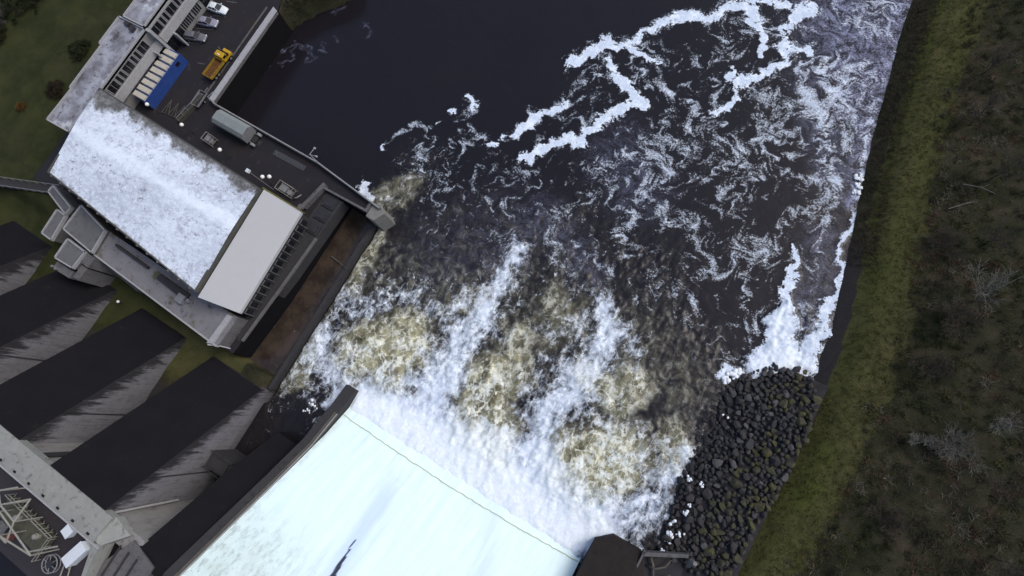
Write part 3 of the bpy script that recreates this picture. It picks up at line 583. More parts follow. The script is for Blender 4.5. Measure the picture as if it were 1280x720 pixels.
m = MB(); m.prism([(-150, -53), (-46.4, -53), (-46.4, -48.6), (-48.0, -44.35), (-150, -44.35)], 12, 19.5); sub(m, 'crest_road', M_road, dam)
m = MB(); m.prism([(-46.2, -52), (-40, -52), (-40, -43.2), (-44.5, -42.2), (-46.2, -46)], 10, [18.7, 18.7, 18.7, 18.6, 18.7]); sub(m, 'lower_deck', M_conc_m, dam)
m = MB()
for sx in (-45.5, -44.0, -42.5): m.box(sx - .12, sx + .12, -51, -43.6, 18.69, 18.85)
sub(m, 'deck_rib', M_conc_d, dam)

# training wall between dam and spillway
tw = empty('training_wall', (-38, -28, 0), 'dark sloping concrete training wall beside the white chute', 'wall')
m = MB(); m.extx([(-14.3, -2), (-14.3, 1.5), (-17.5, 2.2), (-24, 4.6), (-30, 9.0), (-42.6, 19.0), (-44, 19.0), (-44, -2)], -38.2, -36.3, 0, [0] * 8); sub(m, 'wall', M_conc_d, tw)
m = MB(); m.extx([(-26, -2), (-26, 2.5), (-32, 9.4), (-42.4, 18.4), (-44, 18.4), (-44, -2)], -43.4, -38.2); sub(m, 'buttress_mass', M_btop, tw)
M_cop = concrete('lichened_coping', (.13, .12, .105), (.05, .048, .046), 1.0, (.02, .02, .02), .8)
m = MB(); m.extx([(-18.6, 2.55), (-18.6, 2.8), (-24, 4.78), (-30, 9.2), (-42.6, 19.2), (-42.6, 18.95), (-30, 8.95), (-24, 4.55)], -36.9, -36.15); sub(m, 'coping', M_cop, tw)
m = MB(); m.tube([(-36.3, -18.6, 2.95), (-36.3, -24, 4.95), (-36.3, -30, 9.38), (-36.3, -42.6, 19.38)], .06, 5); sub(m, 'edge_rail', M_trim, tw)
# outlet between the buttress and the training wall
ob = empty('outlet_chamber', (-46.5, -34, 4), 'dark outlet chamber with rim beside the last buttress', 'outlet')
m = MB(); m.box(-49.3, -45.2, -35.2, -32.6, 0, 5.6); m.box(-48.8, -45.7, -34.8, -33.0, 5.6, 5.9); sub(m, 'chamber', M_conc_d, ob)
for yy in (-35.2, -32.6):
    m = MB(); m.tube([(-49.2, yy, 6.6), (-45.2, yy, 6.6)], .06, 5)
    for xx in (-49.1, -47.2, -45.3): m.tube([(xx, yy, 5.6), (xx, yy, 6.6)], .05, 5)
    sub(m, 'handrail', M_dsteel, ob)

# right abutment of the spillway and the small channel beside it
M_abut = concrete('wet_brown_concrete', (.017, .015, .016), (.030, .026, .024), .5, (.010, .009, .009), .6, spec=.1)
ra = empty('abutment', (9, -15, 0), 'dark concrete abutment at the right end of the spillway lip', 'abutment')
m = MB(); m.prism([(6.4, -48), (14.4, -48), (14.4, -14.2), (12.6, -11.6), (8.4, -11.8), (6.4, -13.6)], -2, [19, 19, 2.2, 1.9, 1.9, 2.2]); sub(m, 'wall', M_abut, ra)
fp = empty('fish_channel', (15.5, -11, 0), 'narrow dark walled channel between abutment and boulders', 'channel')
m = MB(); m.box(12.75, 13.0, -16, -11.2, 1.2, 2.7); m.prism([(13.0, -11.9), (18.2, -8.9), (18.0, -8.5), (12.8, -11.4)], 1.2, 2.7); sub(m, 'channel_wall', M_conc_m, fp)
m = MB(); m.prism([(13.0, -16), (19, -14), (18.2, -9.0), (13.0, -12.0)], .8, 1.3); sub(m, 'channel_floor', M_conc_d, fp)
m = MB(); m.tube([(18.7, -9.9, .5), (18.8, -9.3, 2.2), (18.9, -8.9, 4.3)], .75, 7, r1=.30)
pst = m.done('concrete_pillar', M_pier, smooth=False, label='short pale tapering pillar at the bottom edge beside the boulders', cat='pillar')
for i, (pts, lb) in enumerate([([(14.2, -12.8, 1.6), (15.2, -12.6, 2.0), (16.2, -11.6, 2.1), (16.5, -10.4, 2.0)], 'hooked pale driftwood limb lying in the narrow channel'), ([(14.0, -11.6, 2.0), (14.8, -12.4, 1.9), (15.4, -13.6, 1.8), (16.6, -13.4, 1.9), (17.2, -12.2, 2.1)], 'twisted pale driftwood branch curling in the channel beside the wall')]):
    MB().tube(pts, .22, 6, r1=.1).done('driftwood', M_timber, smooth=True, label=lb, cat='driftwood', group='driftwood in the channel')

M_rim0 = concrete('mossy_stone', (.09, .085, .075), (.04, .038, .034), 1.4, (.02, .02, .017), .7, (.05, .05, .02))
# ------------------------------------------------------------------ quay, car park, tailrace
m = MB(); m.prism([(-112, -13), (-62, -13), (-58, -19.3), (-56.2, -19.3), (-55.4, -8), (-55.4, 11.3), (-49.2, 11.0), (-47.4, 12.9), (-62, 14.75), (-87.2, 15.4), (-88.0, 36.5), (-96, 60), (-125, 60), (-112, 30)], -3, 5.0, 1, mtop=0)
m.done('quay', [M_tar, M_wet], kind='structure')
w = empty('parapet_wall', (-87.6, 26, 5), 'pale concrete parapet wall along the river side of the car park', 'wall')
m = MB(); m.prism([(-88.1, 15.6), (-87.1, 15.4), (-87.2, 36.2), (-88.2, 36.6)], 5.3, 6.0); sub(m, 'wall', M_conc_m, w)
m = MB(); m.prism([(-88.1, 15.6), (-87.12, 15.42), (-87.22, 36.2), (-88.2, 36.6)], -2.5, 5.3); sub(m, 'river_face', M_wet, w)
m = MB(); m.prism([(-88.15, 15.5), (-87.0, 15.3), (-87.1, 36.2), (-88.25, 36.6)], 6.0, 6.18); sub(m, 'coping', M_trim, w)
kb = MB(); kb.prism([(-90.6, 16.2), (-90.3, 16.2), (-90.4, 36.4), (-90.7, 36.6)], 5.0, 5.13); kb.prism([(-91.6, 10), (-91.3, 10), (-90.3, 16.2), (-90.6, 16.2)], 5, 5.13); kb.done('kerb', M_conc_m, kind='structure')
hw_ = empty('boundary_wall', (-91, 12, 5), 'mossy dark boundary wall between the car park and the quay', 'wall')
m = MB(); m.prism([(-90.6, 16.0), (-91.6, 9.4), (-91.1, 9.3), (-89.9, 15.8)], 4.9, 5.9); sub(m, 'wall', M_rim0, hw_)
m = MB(); m.tube([(-90.0, 15.6, 6.7), (-91.1, 9.5, 6.7)], .05, 5); [m.tube([(-90.0 - i * .22, 15.6 - i * 1.22, 5.8), (-90.0 - i * .22, 15.6 - i * 1.22, 6.7)], .05, 5) for i in range(6)]; sub(m, 'handrail', M_steel, hw_)
rw = empty('river_railing', (-70, 14.5, 5), 'long pale wall rail along the outer quay edge', 'railing')
m = MB(); m.prism([(-87.0, 15.05), (-62, 14.45), (-47.6, 12.6), (-47.5, 12.9), (-62, 14.8), (-87.0, 15.45)], 5.0, 5.75); sub(m, 'rail_wall', M_conc_m, rw)
m = MB(); m.tube([(-87.0, 15.25, 6.1), (-62, 14.62, 6.1), (-47.6, 12.75, 6.1)], .09, 6)
for i in range(24):
    xx = -86.8 + i * 1.68; yy = np.interp(xx, [-87, -62, -47.6], [15.25, 14.62, 12.75]); m.tube([(xx, yy, 5.7), (xx, yy, 6.1)], .05, 5)
sub(m, 'handrail', M_trim, rw)
iw = empty('tailrace_parapet', (-55, 11.5, 5), 'pale low parapet around the tailrace gate slot', 'wall')
m = MB(); m.box(-58.9, -49.4, 11.2, 11.55, 5.0, 5.9); m.box(-49.9, -49.4, 11.55, 12.8, 5, 5.7); sub(m, 'long_wall', M_conc_m, iw)
m = MB(); m.prism([(-60.1, 6.8), (-59.4, 6.8), (-58.3, 11.9), (-58.9, 12.1)], 5, 6.1); m.cyl((-59.8, 6.6, 6.2), .5, .5, 14); sub(m, 'end_wall', M_conc_m, iw)
pc = MB(); pc.prism([(-49.3, 10.6), (-47.7, 10.5), (-46.6, 12.5), (-47.8, 13.3), (-49.3, 12.9)], -2.5, 5.4); pc.done('pier', M_pier, bev=.08, label='pale concrete pier cap where the quay meets the river', cat='pier')
# tailrace deck with gate gear, divider wall
td = empty('tailrace_deck', (-56.5, 0, 5), 'dark gate deck with slots along the edge of the tailrace', 'deck')
m = MB(); m.prism([(-57.8, -17), (-56.4, -17.2), (-55.0, -4), (-54.4, 10.9), (-58.0, 10.9), (-58.2, 7)], 2.5, 5.12); sub(m, 'deck', M_conc_d, td)
m = MB(); m.prism([(-56.0, -16.8), (-55.6, -16.8), (-54.8, -4), (-54.5, 3.4), (-54.9, 3.4), (-55.25, -4)], 5.12, 5.5); sub(m, 'edge_kerb', M_conc_m, td)
for yy in (4.6, 7.2, 9.6):
    m = MB(); m.box(-57.4, -55.0, yy - .9, yy + .9, 5.12, 5.4); m.box(-57.0, -55.4, yy - .6, yy + .6, 5.4, 5.55); sub(m, 'gate_cover', M_dsteel, td)
m = MB(); m.extx([(-21.6, -2), (-21.6, 1.3), (11, 1.5), (11, -2)], -49.75, -49.1)
m.done('tailrace_divider', M_conc_d, label='low dark divider wall between brown tailrace and churning river', cat='wall')
MB().tube([(-53.6, 2.2, .25), (-50.6, 1.9, .5), (-49.0, 1.6, 2.1)], .12, 6, r1=.05).done('driftwood', M_timber, label='thin pale stick leaning on the tailrace divider wall', cat='driftwood')

# ------------------------------------------------------------------ turbine hall
th = empty('turbine_hall', (-82, -3, 5), 'large turbine hall with a white weathered flat roof', 'power station')
RQ = [(-99.5, -9.7), (-62.1, -13.0), (-63.0, 5.5), (-101.3, 7.0)]
def shrink(q, d):
    c = np.mean(q, 0); return [tuple(np.array(p) + (c - p) / np.linalg.norm(c - p) * d) for p in q]
m = MB(); m.prism(shrink(RQ, .35), 2, 12.6); sub(m, 'wall', M_conc_m, th)
rx = np.linspace(0, 1, 60); ry = np.linspace(0, 1, 40); U, V_ = np.meshgrid(rx, ry); q = np.array(RQ)
pt = ((q[0][None, None] * (1 - U)[..., None] + q[1] * U[..., None]) * (1 - V_)[..., None] + (q[3] * (1 - U)[..., None] + q[2] * U[..., None]) * V_[..., None])
rz_ = 12.95 + .45 * (1 - np.abs(V_ - .58) * 1.8) + .05 * fbm(pt[..., 0], pt[..., 1])
local(np_mesh('roof', np.dstack([pt, rz_]).reshape(-1, 3), grid_faces(60, 40), M_roof, smooth=True), th)
m = MB(); rim = shrink(RQ, -.1); rin = shrink(RQ, .35)
for i in range(4): j = (i + 1) % 4; m.prism([rim[i], rim[j], rin[j], rin[i]], 12.3, 13.12 if i != 2 else 13.2)
M_rim = concrete('mossy_parapet', (.10, .10, .09), (.055, .052, .05), .8, (.03, .03, .025), .6, (.10, .10, .03))
sub(m, 'roof_edge', M_rim, th)
for i in range(15):
    f = (i + .5) / 15; a = np.array(RQ[0]) * (1 - f) + np.array(RQ[1]) * f; sub(MB().box(a[0] - .15, a[0] + .15, a[1] - .25, a[1] + .1, 12.2, 13.2), 'gutter_bracket', M_conc_m, th)
# annex with the cream lean-to roof
an = empty('gate_hall', (-60, -3, 5), 'lower annex with a smooth cream sloping roof beside the turbine hall', 'building')
AQ = [(-61.75, -13.6), (-56.5, -12.8), (-57.2, 5.75), (-62.7, 5.65)]
m = MB(); m.prism(shrink(AQ, .2), 2, [12.1, 8.7, 8.7, 12.1]); sub(m, 'wall', M_conc_d, an)
m = MB(); m.prism(AQ, 8.4, [12.4, 9.0, 9.0, 12.4]); bm = m
sub(m, 'roof', M_cream, an)
m = MB(); m.prism([(-63.0, 5.66), (-57.1, 5.76), (-57.1, 5.95), (-63.1, 5.95)], 8.2, [12.5, 9.1, 9.1, 12.5]); sub(m, 'mossy_gutter', plain('yellow_moss', (.13, .13, .045), .9, .1, var=.6, sc=6), an)
for i in range(14):
    y0 = -12.0 + i * 1.27; xe = -56.42 - (y0 + 12) / 18 * .65
    wnd = MB(); wnd.box(xe - .03, xe + .05, y0 - .38, y0 + .38, 6.3, 8.0); o = sub(wnd, 'window', M_glass, an)
    sub(MB().box(xe - .02, xe + .14, y0 - .56, y0 - .44, 5.6, 8.2), 'jamb', M_conc_m, o); sub(MB().box(xe - .02, xe + .10, y0 - .4, y0 + .4, 8.02, 8.12), 'lintel', M_conc_m, o)

# ------------------------------------------------------------------ office building
of = empty('office_building', (-106, 15, 5), 'long two storey office block with grey stained flat roof and window bands', 'office')
OQ = [(-108.3, -2.6), (-102.0, -2.3), (-101.9, 20.2), (-109.0, 20.2), (-108.9, 13.9), (-108.2, 13.9), (-108.2, 4.4), (-108.3, 4.4)]
OQ = [(-107.9, -2.4), (-102.0, -2.3), (-102.0, 20.2), (-108.8, 20.2), (-108.8, 13.9), (-108.1, 13.9), (-108.1, 4.4), (-107.6, 4.4)]
OQ2 = [(-107.6, 20.3), (-102.0, 20.3), (-102.0, 46), (-107.6, 46)]
m = MB(); m.prism(shrink(OQ, .25), 3, 11.6); m.prism(shrink(OQ2, .25), 3, 12.0); m.box(-103, -102.05, -2, 45.8, 5, 11.5)
M_wall = concrete('pale_render_wall', (.26, .255, .25), (.21, .205, .20), .6, (.12, .115, .11), .4, streak=.25)
sub(m, 'wall', M_wall, of)
m = MB(); m.prism(OQ, 11.6, 12.0); m.prism(OQ2, 12.0, 12.4); sub(m, 'roof', [M_froof], of)
m = MB()
for Q_, zt in ((OQ, 12.35), (OQ2, 12.7)):
    for i in range(len(Q_)):
        a, b = Vector(Q_[i]), Vector(Q_[(i + 1) % len(Q_)]); d = (b - a).normalized(); nn = Vector((-d.y, d.x)) * .22
        m.prism([tuple(a), tuple(b), tuple(b + nn), tuple(a + nn)], 11.5, zt)
sub(m, 'parapet', M_trim, of)
m = MB(); m.box(-101.95, -101.55, -1.9, 19.9, 7.9, 9.6); m.box(-101.95, -101.5, 20.8, 45.6, 7.9, 9.6); sub(m, 'spandrel_band', M_trim, of)
m = MB(); m.box(-102.0, -100.7, 20.0, 20.5, 5, 12.2); m.box(-101.9, -100.4, 17.9, 18.2, 5, 9.0); m.box(-101.9, -100.4, 22.9, 23.2, 5, 8.2); sub(m, 'fin_wall', M_trim, of)
yy = -1.2; k = 0
while yy < 45:
    wd = (1.9, .62, .62)[k % 3]
    if not (19.3 - wd < yy < 20.6):
        o = sub(MB().box(-102.08, -101.93, yy, yy + wd, 9.75, 11.35), 'window', M_glass, of)
        for ya in (yy - .12, yy + wd + .02): sub(MB().box(-101.99, -101.87, ya, ya + .1, 9.7, 11.4), 'frame', M_trim, o)
        if wd > 1: sub(MB().box(-101.95, -101.89, yy + wd / 2 - .03, yy + wd / 2 + .03, 9.75, 11.35), 'mullion', M_trim, o)
    yy += wd + .42; k += 1
for y0, n_ in ((25.2, 6), (28.6, 4), (33.0, 6), (36.6, 6), (40, 6)):
    for i in range(n_): sub(MB().box(-102.05, -101.93, y0 + i * .52, y0 + i * .52 + .27, 6.0, 7.7), 'slit_window', M_glass, of)
for y0, y1, mt in ((9.7, 11.6, M_bglass), (12.0, 14.4, M_bglass), (14.7, 16.6, M_bglass), (17.0, 17.8, M_glass), (18.3, 19.9, M_glass), (20.7, 22.8, M_glass), (23.3, 24.9, M_glass), (31.2, 32.7, M_glass)):
    o = sub(MB().box(-102.06, -101.93, y0, y1, 5.1, 7.8), 'door' if mt is M_glass else 'shutter', mt, of)
    if mt is M_glass: sub(MB().box(-101.95, -101.86, (y0 + y1) / 2 - .05, (y0 + y1) / 2 + .05, 5.1, 7.7), 'mullion', M_dsteel, o)
m = MB(); m.box(-106.6, -105.4, 19.2, 19.9, 12.0, 12.5); m.box(-104.6, -103.9, 18.6, 19.6, 12.0, 12.7); sub(m, 'roof_vent', M_conc_d, of)

# blue sided store with ribbed pale roof
bs = empty('storage_shed', (-99.6, 14.6, 5), 'long blue sided storage shed with eight pale roof panels beside the office', 'shed')
m = MB(); m.box(-101.0, -98.0, 9.2, 20.2, 5.0, 7.35); sub(m, 'body', M_blue, bs)
sub(MB().box(-98.03, -97.96, 18.0, 18.9, 6.3, 7.0), 'hatch', M_glass, bs)
M_panel = concrete('cream_roof_panel', (.50, .47, .40), (.40, .38, .33), 1.2, (.16, .14, .10), .7)
for i in range(8):
    y0 = 9.3 + i * 1.36; m = MB(); m.extx([(y0, 7.36), (y0 + 1.14, 7.36), (y0 + 1.06, 7.75), (y0 + .12, 7.8)], -101.15, -98.15); sub(m, 'roof_panel', M_panel, bs)
m = MB(); m.box(-98.25, -97.97, 9.2, 20.25, 7.36, 7.5); sub(m, 'roof_edge', M_blue, bs)

# ------------------------------------------------------------------ vehicles (built at the origin, facing +X)
def wheel_set(root, xs, w, r):
    for x_ in xs:
        for s_ in (-1, 1):
            t_ = MB().cyl((x_, s_ * w, r), r, .24, 18, 'Y').done('wheel', M_black, root)
            MB().cyl((x_, s_ * (w + .125), r), r * .6, .03, 12, 'Y').done('rim', M_steel, t_)
def car(label, col, loc, rz, estate=False):
    root = empty('parked_car', loc, label, 'car', 'cars parked in the bays', rz)
    paint = plain('car_paint_' + ''.join(ch for ch in label.split()[0]), col, .28, .5, var=.06)
    L = 2.15 if not estate else 2.3; hw = .86
    def ring(x, z0, z1, w0, w1): return [(x, -w0, z0), (x, -w1, z1), (x, w1, z1), (x, w0, z0)]
    st = [(-L, .35, .78, .70, .62), (-L + .12, .28, .92, .82, .74), (-1.3, .22, .96, hw, .80), (.0, .22, .95, hw, .81), (.85, .22, .93, hw, .79), (L - .55, .25, .80, .83, .72), (L - .1, .30, .68, .74, .62), (L, .36, .60, .62, .52)]
    b = MB(); rs = [b.verts(ring(*s)) for s in st]
    for q, w_ in zip(rs, rs[1:]):
        for k in range(4): b.bm.faces.new((q[k], q[(k + 1) % 4], w_[(k + 1) % 4], w_[k]))
    b.bm.faces.new(rs[0]); b.bm.faces.new(rs[-1][::-1]); b.done('body', paint, root, bev=.04, smooth=True)
    back = -1.75 if not estate else -2.05
    g = MB(); zz = .93
    lo = [(back, .70), (-1.0, .76), (.2, .76), (.98, .66)]; hi = [(back + (.55 if not estate else .22), .55), (-.9, .60), (-.2, .60), (.15, .54)]
    def shell(lo, hi, z0, z1, mb):
        A = mb.verts([(x, -w, z0) for x, w in lo]); B = mb.verts([(x, w, z0) for x, w in lo]); c_ = mb.verts([(x, -w, z1) for x, w in hi]); d_ = mb.verts([(x, w, z1) for x, w in hi])
        for i in range(3):
            mb.bm.faces.new((A[i], A[i + 1], c_[i + 1], c_[i])); mb.bm.faces.new((B[i + 1], B[i], d_[i], d_[i + 1])); mb.bm.faces.new((c_[i], c_[i + 1], d_[i + 1], d_[i]))
        mb.bm.faces.new((A[0], c_[0], d_[0], B[0])); mb.bm.faces.new((A[3], B[3], d_[3], c_[3]))
    shell(lo, hi, .90, 1.38, g); g.done('window_glass', M_glass, root)
    r_ = MB(); h2 = [(x, w + .015) for x, w in hi]; shell(h2, [(x * .97, w * .92) for x, w in h2], 1.375, 1.45, r_); r_.done('roof', paint, root, bev=.02, smooth=True)
    for s_ in (-1, 1):
        MB().box(L - .28, L - .06, s_ * .55 - .14, s_ * .55 + .14, .56, .70, bev=.02).done('headlight', M_lamp, root)
        MB().box(.52, .68, s_ * .92 - .10, s_ * .92 + .10, .93, 1.05, bev=.02).done('mirror', paint, root)
        p_ = MB(); p_.tube([(.95, s_ * .66, .92), (.15, s_ * .55, 1.39)], .045, 5); p_.tube([(back + .02, s_ * .70, .92), (hi[0][0], s_ * .55, 1.39)], .06, 5); p_.tube([(-.55, s_ * .765, .92), (-.55, s_ * .60, 1.39)], .045, 5); p_.done('pillar', paint, root)
    MB().box(-L - .01, -L + .06, -.30, .30, .50, .66).done('tail_plate', M_trim, root)
    wheel_set(root, (-1.35, 1.35), .78, .31); return root
car('white hatchback parked nearest the top edge of the photo', (.70, .76, .78), (-99.3, 31.9, 5.01), R(6))
car('silver hatchback parked between the white and the grey car', (.24, .24, .30), (-99.3, 28.6, 5.01), R(14))
car('grey estate car parked nearest the blue shed', (.13, .13, .15), (-99.6, 25.0, 5.01), R(15), True)

tp = empty('tipper_truck', (-91.25, 19.0, 5.01), 'yellow tipper truck with empty rusty bed beside the parapet wall', 'truck', rz=R(88))
M_yel = plain('yellow_paint', (.55, .32, .012), .45, .5, var=.3, sc=2); M_rust = plain('rusty_bed', (.14, .065, .022), .85, .2, var=.55, sc=2.5)
MB().box(-.1, 6.2, -.45, .45, .5, .85).done('chassis', M_dsteel, tp)
b = MB(); b.box(0, 3.9, -1.05, 1.05, .95, 1.05); bed = b.done('bed', M_rust, tp)
b = MB()
for s_ in (-1, 1): b.box(0, 3.9, s_ * 1.05 - .05, s_ * 1.05 + .05, .95, 1.5)
b.box(-.05, .05, -1.05, 1.05, .95, 1.45); b.box(3.85, 3.98, -1.05, 1.05, .95, 1.75); b.done('side_board', plain('ochre_paint', (.32, .19, .025), .6, .3, var=.5), bed)
b = MB(); b.box(4.1, 5.2, -.98, .98, .75, 2.15, bev=.1); cab = b.done('cab', M_yel, tp)
b = MB(); b.prism([(5.1, -.92), (5.75, -.85), (5.75, .85), (5.1, .92)], 1.25, [2.02, 1.3, 1.3, 2.02]); b.done('windscreen', M_glass, cab)
b = MB(); b.box(5.1, 6.3, -.92, .92, .65, 1.28, bev=.1); b.done('bonnet', M_yel, cab)
for s_ in (-1, 1):
    MB().box(4.35, 5.05, s_ * .97 - .02, s_ * .97 + .02, 1.45, 2.0).done('side_window', M_glass, cab)
    MB().cyl((6.31, s_ * .62, .95), .12, .05, 12, 'X').done('headlight', M_lamp, tp); MB().box(5.2, 5.35, s_ * 1.2 - .12, s_ * 1.2 + .12, 1.5, 1.85).done('mirror', M_black, cab)
MB().box(4.4, 4.55, -.3, .3, 2.15, 2.25).done('beacon_bar', M_lamp, cab)
wheel_set(tp, (.8, 1.6, 5.4), .9, .42)

# grey green covered trailer on the quay
cv = empty('covered_trailer', (-79.6, 13.2, 5.01), 'grey green covered trailer with chamfered roof on the quay', 'trailer', rz=R(-1))
M_tarp = concrete('grey_green_tarpaulin', (.24, .27, .27), (.18, .205, .205), .9, (.10, .11, .10), .4, bump=.1)
b = MB(); pr = [(-1.35, .7), (1.35, .7), (1.35, 2.3), (.75, 2.85), (-.75, 2.85), (-1.35, 2.3)]
b.extx(pr, -3.9, 3.5); b.done('cover', M_tarp, cv)
b = MB(); [b.box(x_ - .05, x_ + .05, -1.4, 1.4, .6, .7) for x_ in (-3, -1, 1, 3)]; b.box(-3.9, 4.6, -.6, .6, .45, .65); ch_ = b.done('chassis', M_dsteel, cv)
b = MB(); [b.extx([(y_ * 1.015, z_ + .015) for y_, z_ in pr], x_ - .04, x_ + .04) for x_ in (-3.86, -1.4, 1.0, 3.46)]; b.done('cover_rib', M_steel, cv)
wheel_set(cv, (-2.2, -1.2), 1.2, .45)
for s_ in (-1, 1): MB().cyl((4.3, s_ * 1.05, .5), .5, .45, 18, 'Y').done('tyre', M_steel, cv); MB().tube([(3.4, s_ * .8, .8), (4.3, s_ * .95, .55)], .09, 6).done('tow_arm', M_steel, cv)

ft = empty('flat_trailer', (-90.4, 14.8, 5.01), 'small dark flatbed trailer with raised rim near the wall corner', 'trailer', rz=R(92))
MB().box(-1.5, 1.5, -.85, .85, .55, .65).done('deck', M_dsteel, ft); b = MB()
for s_ in (-1, 1): b.box(-1.5, 1.5, s_ * .85 - .04, s_ * .85 + .04, .6, .95); b.box(s_ * 1.5 - .04, s_ * 1.5 + .04, -.85, .85, .6, .95)
b.done('side_board', M_steel, ft); MB().tube([(1.5, 0, .55), (2.6, 0, .5)], .06, 6).done('drawbar', M_steel, ft); wheel_set(ft, (0,), .95, .3)

# stacked frames, racks and hatches
for i, (x_, y_, a_, lb) in enumerate([(-95.6, 10.6, 8, 'triangular rusty steel frame lying closest to the blue shed'), (-94.0, 10.7, 4, 'middle one of three triangular steel frames on the tarmac'), (-92.5, 10.9, 0, 'triangular rusty steel frame lying farthest from the blue shed')]):
    r_ = empty('steel_frame', (x_, y_, 5.0), lb, 'frame', 'triangular frames lying by the hall', R(a_)); b = MB()
    b.tube([(-.8, -1.1, .15), (.8, -1.1, .15), (0, 1.6, .3), (-.8, -1.1, .15)], .07, 5); b.done('outline', M_timber, r_); b = MB(); b.tube([(0, -1.1, .15), (0, 1.6, .32)], .05, 5); b.tube([(-.4, .2, .25), (.4, .2, .25)], .05, 5); b.done('brace', M_timber, r_)
def rack(loc, rz, label, w=2.2, d=1.5, h=1.2):
    r_ = empty('equipment_rack', loc, label, 'rack', rz=rz); b = MB()
    for x_ in (-w / 2, w / 2):
        for y_ in (-d / 2, d / 2): b.tube([(x_, y_, 0), (x_, y_, h)], .06, 5)
    for z_ in (.5, h):
        b.tube([(-w / 2, -d / 2, z_), (w / 2, -d / 2, z_), (w / 2, d / 2, z_), (-w / 2, d / 2, z_), (-w / 2, -d / 2, z_)], .06, 5)
    b.done('frame', M_tube, r_); b = MB(); b.box(-w * .4, w * .05, -d * .35, d * .35, .2, .85, bev=.04); b.box(w * .12, w * .42, -d * .3, d * .2, .2, .7, bev=.04); b.done('cargo', M_steel, r_)
    MB().box(-w / 2, w / 2, -d / 2, d / 2, .12, .18).done('floor', M_dsteel, r_)
rack((-83.4, 9.2, 5), R(-5), 'pale pipe rack with gear beside the turbine hall')
rack((-64.4, 8.0, 5), R(-3), 'pale framed enclosure at the corner of the cream roof', 3.0, 1.6, 1.5)
MB().tube([(-62.6, 7.3, 5.3), (-61.8, 7.7, 5.7), (-61.7, 8.5, 5.3)], .12, 7).done('hose', M_steel, smooth=True, label='bent grey hose behind the framed enclosure', cat='hose')
for (q0, q1, q2, q3), lb in (((-71.2, 12.3, -64.1, 13.3), 'long grey steel hatch cover flat on the quay'), ((-77.8, 12.4, -74.4, 13.5), 'short dark grey hatch cover just behind the trailer')):
    r_ = empty('hatch_cover', ((q0 + q2) / 2, (q1 + q3) / 2, 5), lb, 'hatch'); w_ = (q2 - q0) / 2; h_ = (q3 - q1) / 2
    MB().box(-w_, w_, -h_, h_, 0, .09, bev=.02).done('plate', plain('hatch_grey', (.06, .06, .066) if w_ > 2 else (.036, .036, .041), .6, .3), r_)
    b = MB(); [b.tube([(x_, -.15, .09), (x_, -.1, .2), (x_, .1, .2), (x_, .15, .09)], .025, 5) for x_ in (-w_ * .8, w_ * .8)]; b.done('lift_ring', M_steel, r_)
# globe lamps along the hall, twin-arm lamps on the quay edge
lamp0 = None
for x_, y_, lb in [(-96.6, 9.0, 'white globe lamp beside the end of the blue shed'), (-87.7, 8.8, 'white globe lamp beside the hall near the steel frames'), (-78.0, 8.2, 'white globe lamp between pipe rack and hall roof'), (-67.8, 7.7, 'upper one of the paired white globe lamps at the cream roof corner'), (-66.7, 8.3, 'white globe lamp right against the cream roof corner')]:
    if lamp0 is None:
        r_ = lamp0 = empty('globe_lamp', (x_, y_, 5), lb, 'lamp', 'globe lamps along the hall'); MB().tube([(0, 0, 0), (0, 0, 2.9)], .06, 6).done('post', M_dsteel, r_); MB().ball((0, 0, 3.1), .36).done('globe', M_lamp, r_)
    else:
        r_ = lamp0.copy(); C.objects.link(r_); r_.location = (x_, y_, 5); r_['label'] = lb
        for c_ in lamp0.children: d_ = c_.copy(); C.objects.link(d_); d_.parent = r_
pa = empty('pale_fitting', (-67.1, 7.0, 9), 'small white cabinet at the corner between both roofs', 'cabinet'); MB().box(-.25, .25, -.3, .3, 3.1, 3.7, bev=.04).done('housing', M_white, pa); MB().tube([(0, 0, -4), (0, 0, 3.1)], .07, 6).done('post', M_steel, pa)
for x_, y_, a_, lb in [(-61.9, 14.65, 0, 'twin armed lamp post on the middle of the quay rail'), (-85.6, 15.2, 1, 'single armed lamp post at the wall corner behind the trailer')]:
    r_ = empty('lamp_post', (x_, y_, 5.7), lb, 'lamp post', 'tall quay lamp posts'); MB().tube([(0, 0, 0), (0, 0, 3.4)], .09, 8, r1=.06).done('post', M_trim, r_)
    arms = [((0, 0, 3.3), (.3, .9, 3.6), (.35, 1.3, 3.6)), ((0, 0, 3.3), (1.1, .1, 3.6), (1.5, .2, 3.6))] if not a_ else [((0, 0, 3.3), (.8, 1.1, 3.8), (1.4, 1.3, 3.7))]
    for pts in arms: q_ = MB().tube(pts, .06, 6).done('arm', M_trim, r_); MB().box(pts[2][0] - .2, pts[2][0] + .2, pts[2][1] - .13, pts[2][1] + .13, pts[2][2] - .1, pts[2][2] + .06, bev=.03).done('lantern', M_trim, q_)
# painted bay lines
lm = MB()
for a_, b_ in (((-99.3, 34.2), (-97.0, 34.8)), ((-99.6, 30.6), (-97.2, 31.3)), ((-101.4, 26.7), (-97.7, 28.0)), ((-101.8, 23.2), (-97.8, 24.6)), ((-94.6, 25.4), (-93.4, 24.9)), ((-96.3, 20.8), (-94.8, 21.2))):
    d = Vector((b_[0] - a_[0], b_[1] - a_[1])).normalized(); nn = Vector((-d.y, d.x)) * .06; a, b = Vector(a_), Vector(b_); f = lm.bm.faces.new(lm.verts([(*(a - nn), 5.004), (*(b - nn), 5.004), (*(b + nn), 5.004), (*(a + nn), 5.004)]))
lm.done('bay_marking', plain('worn_line_paint', (.16, .16, .17), .8, .2, var=.6, sc=8), kind='structure')

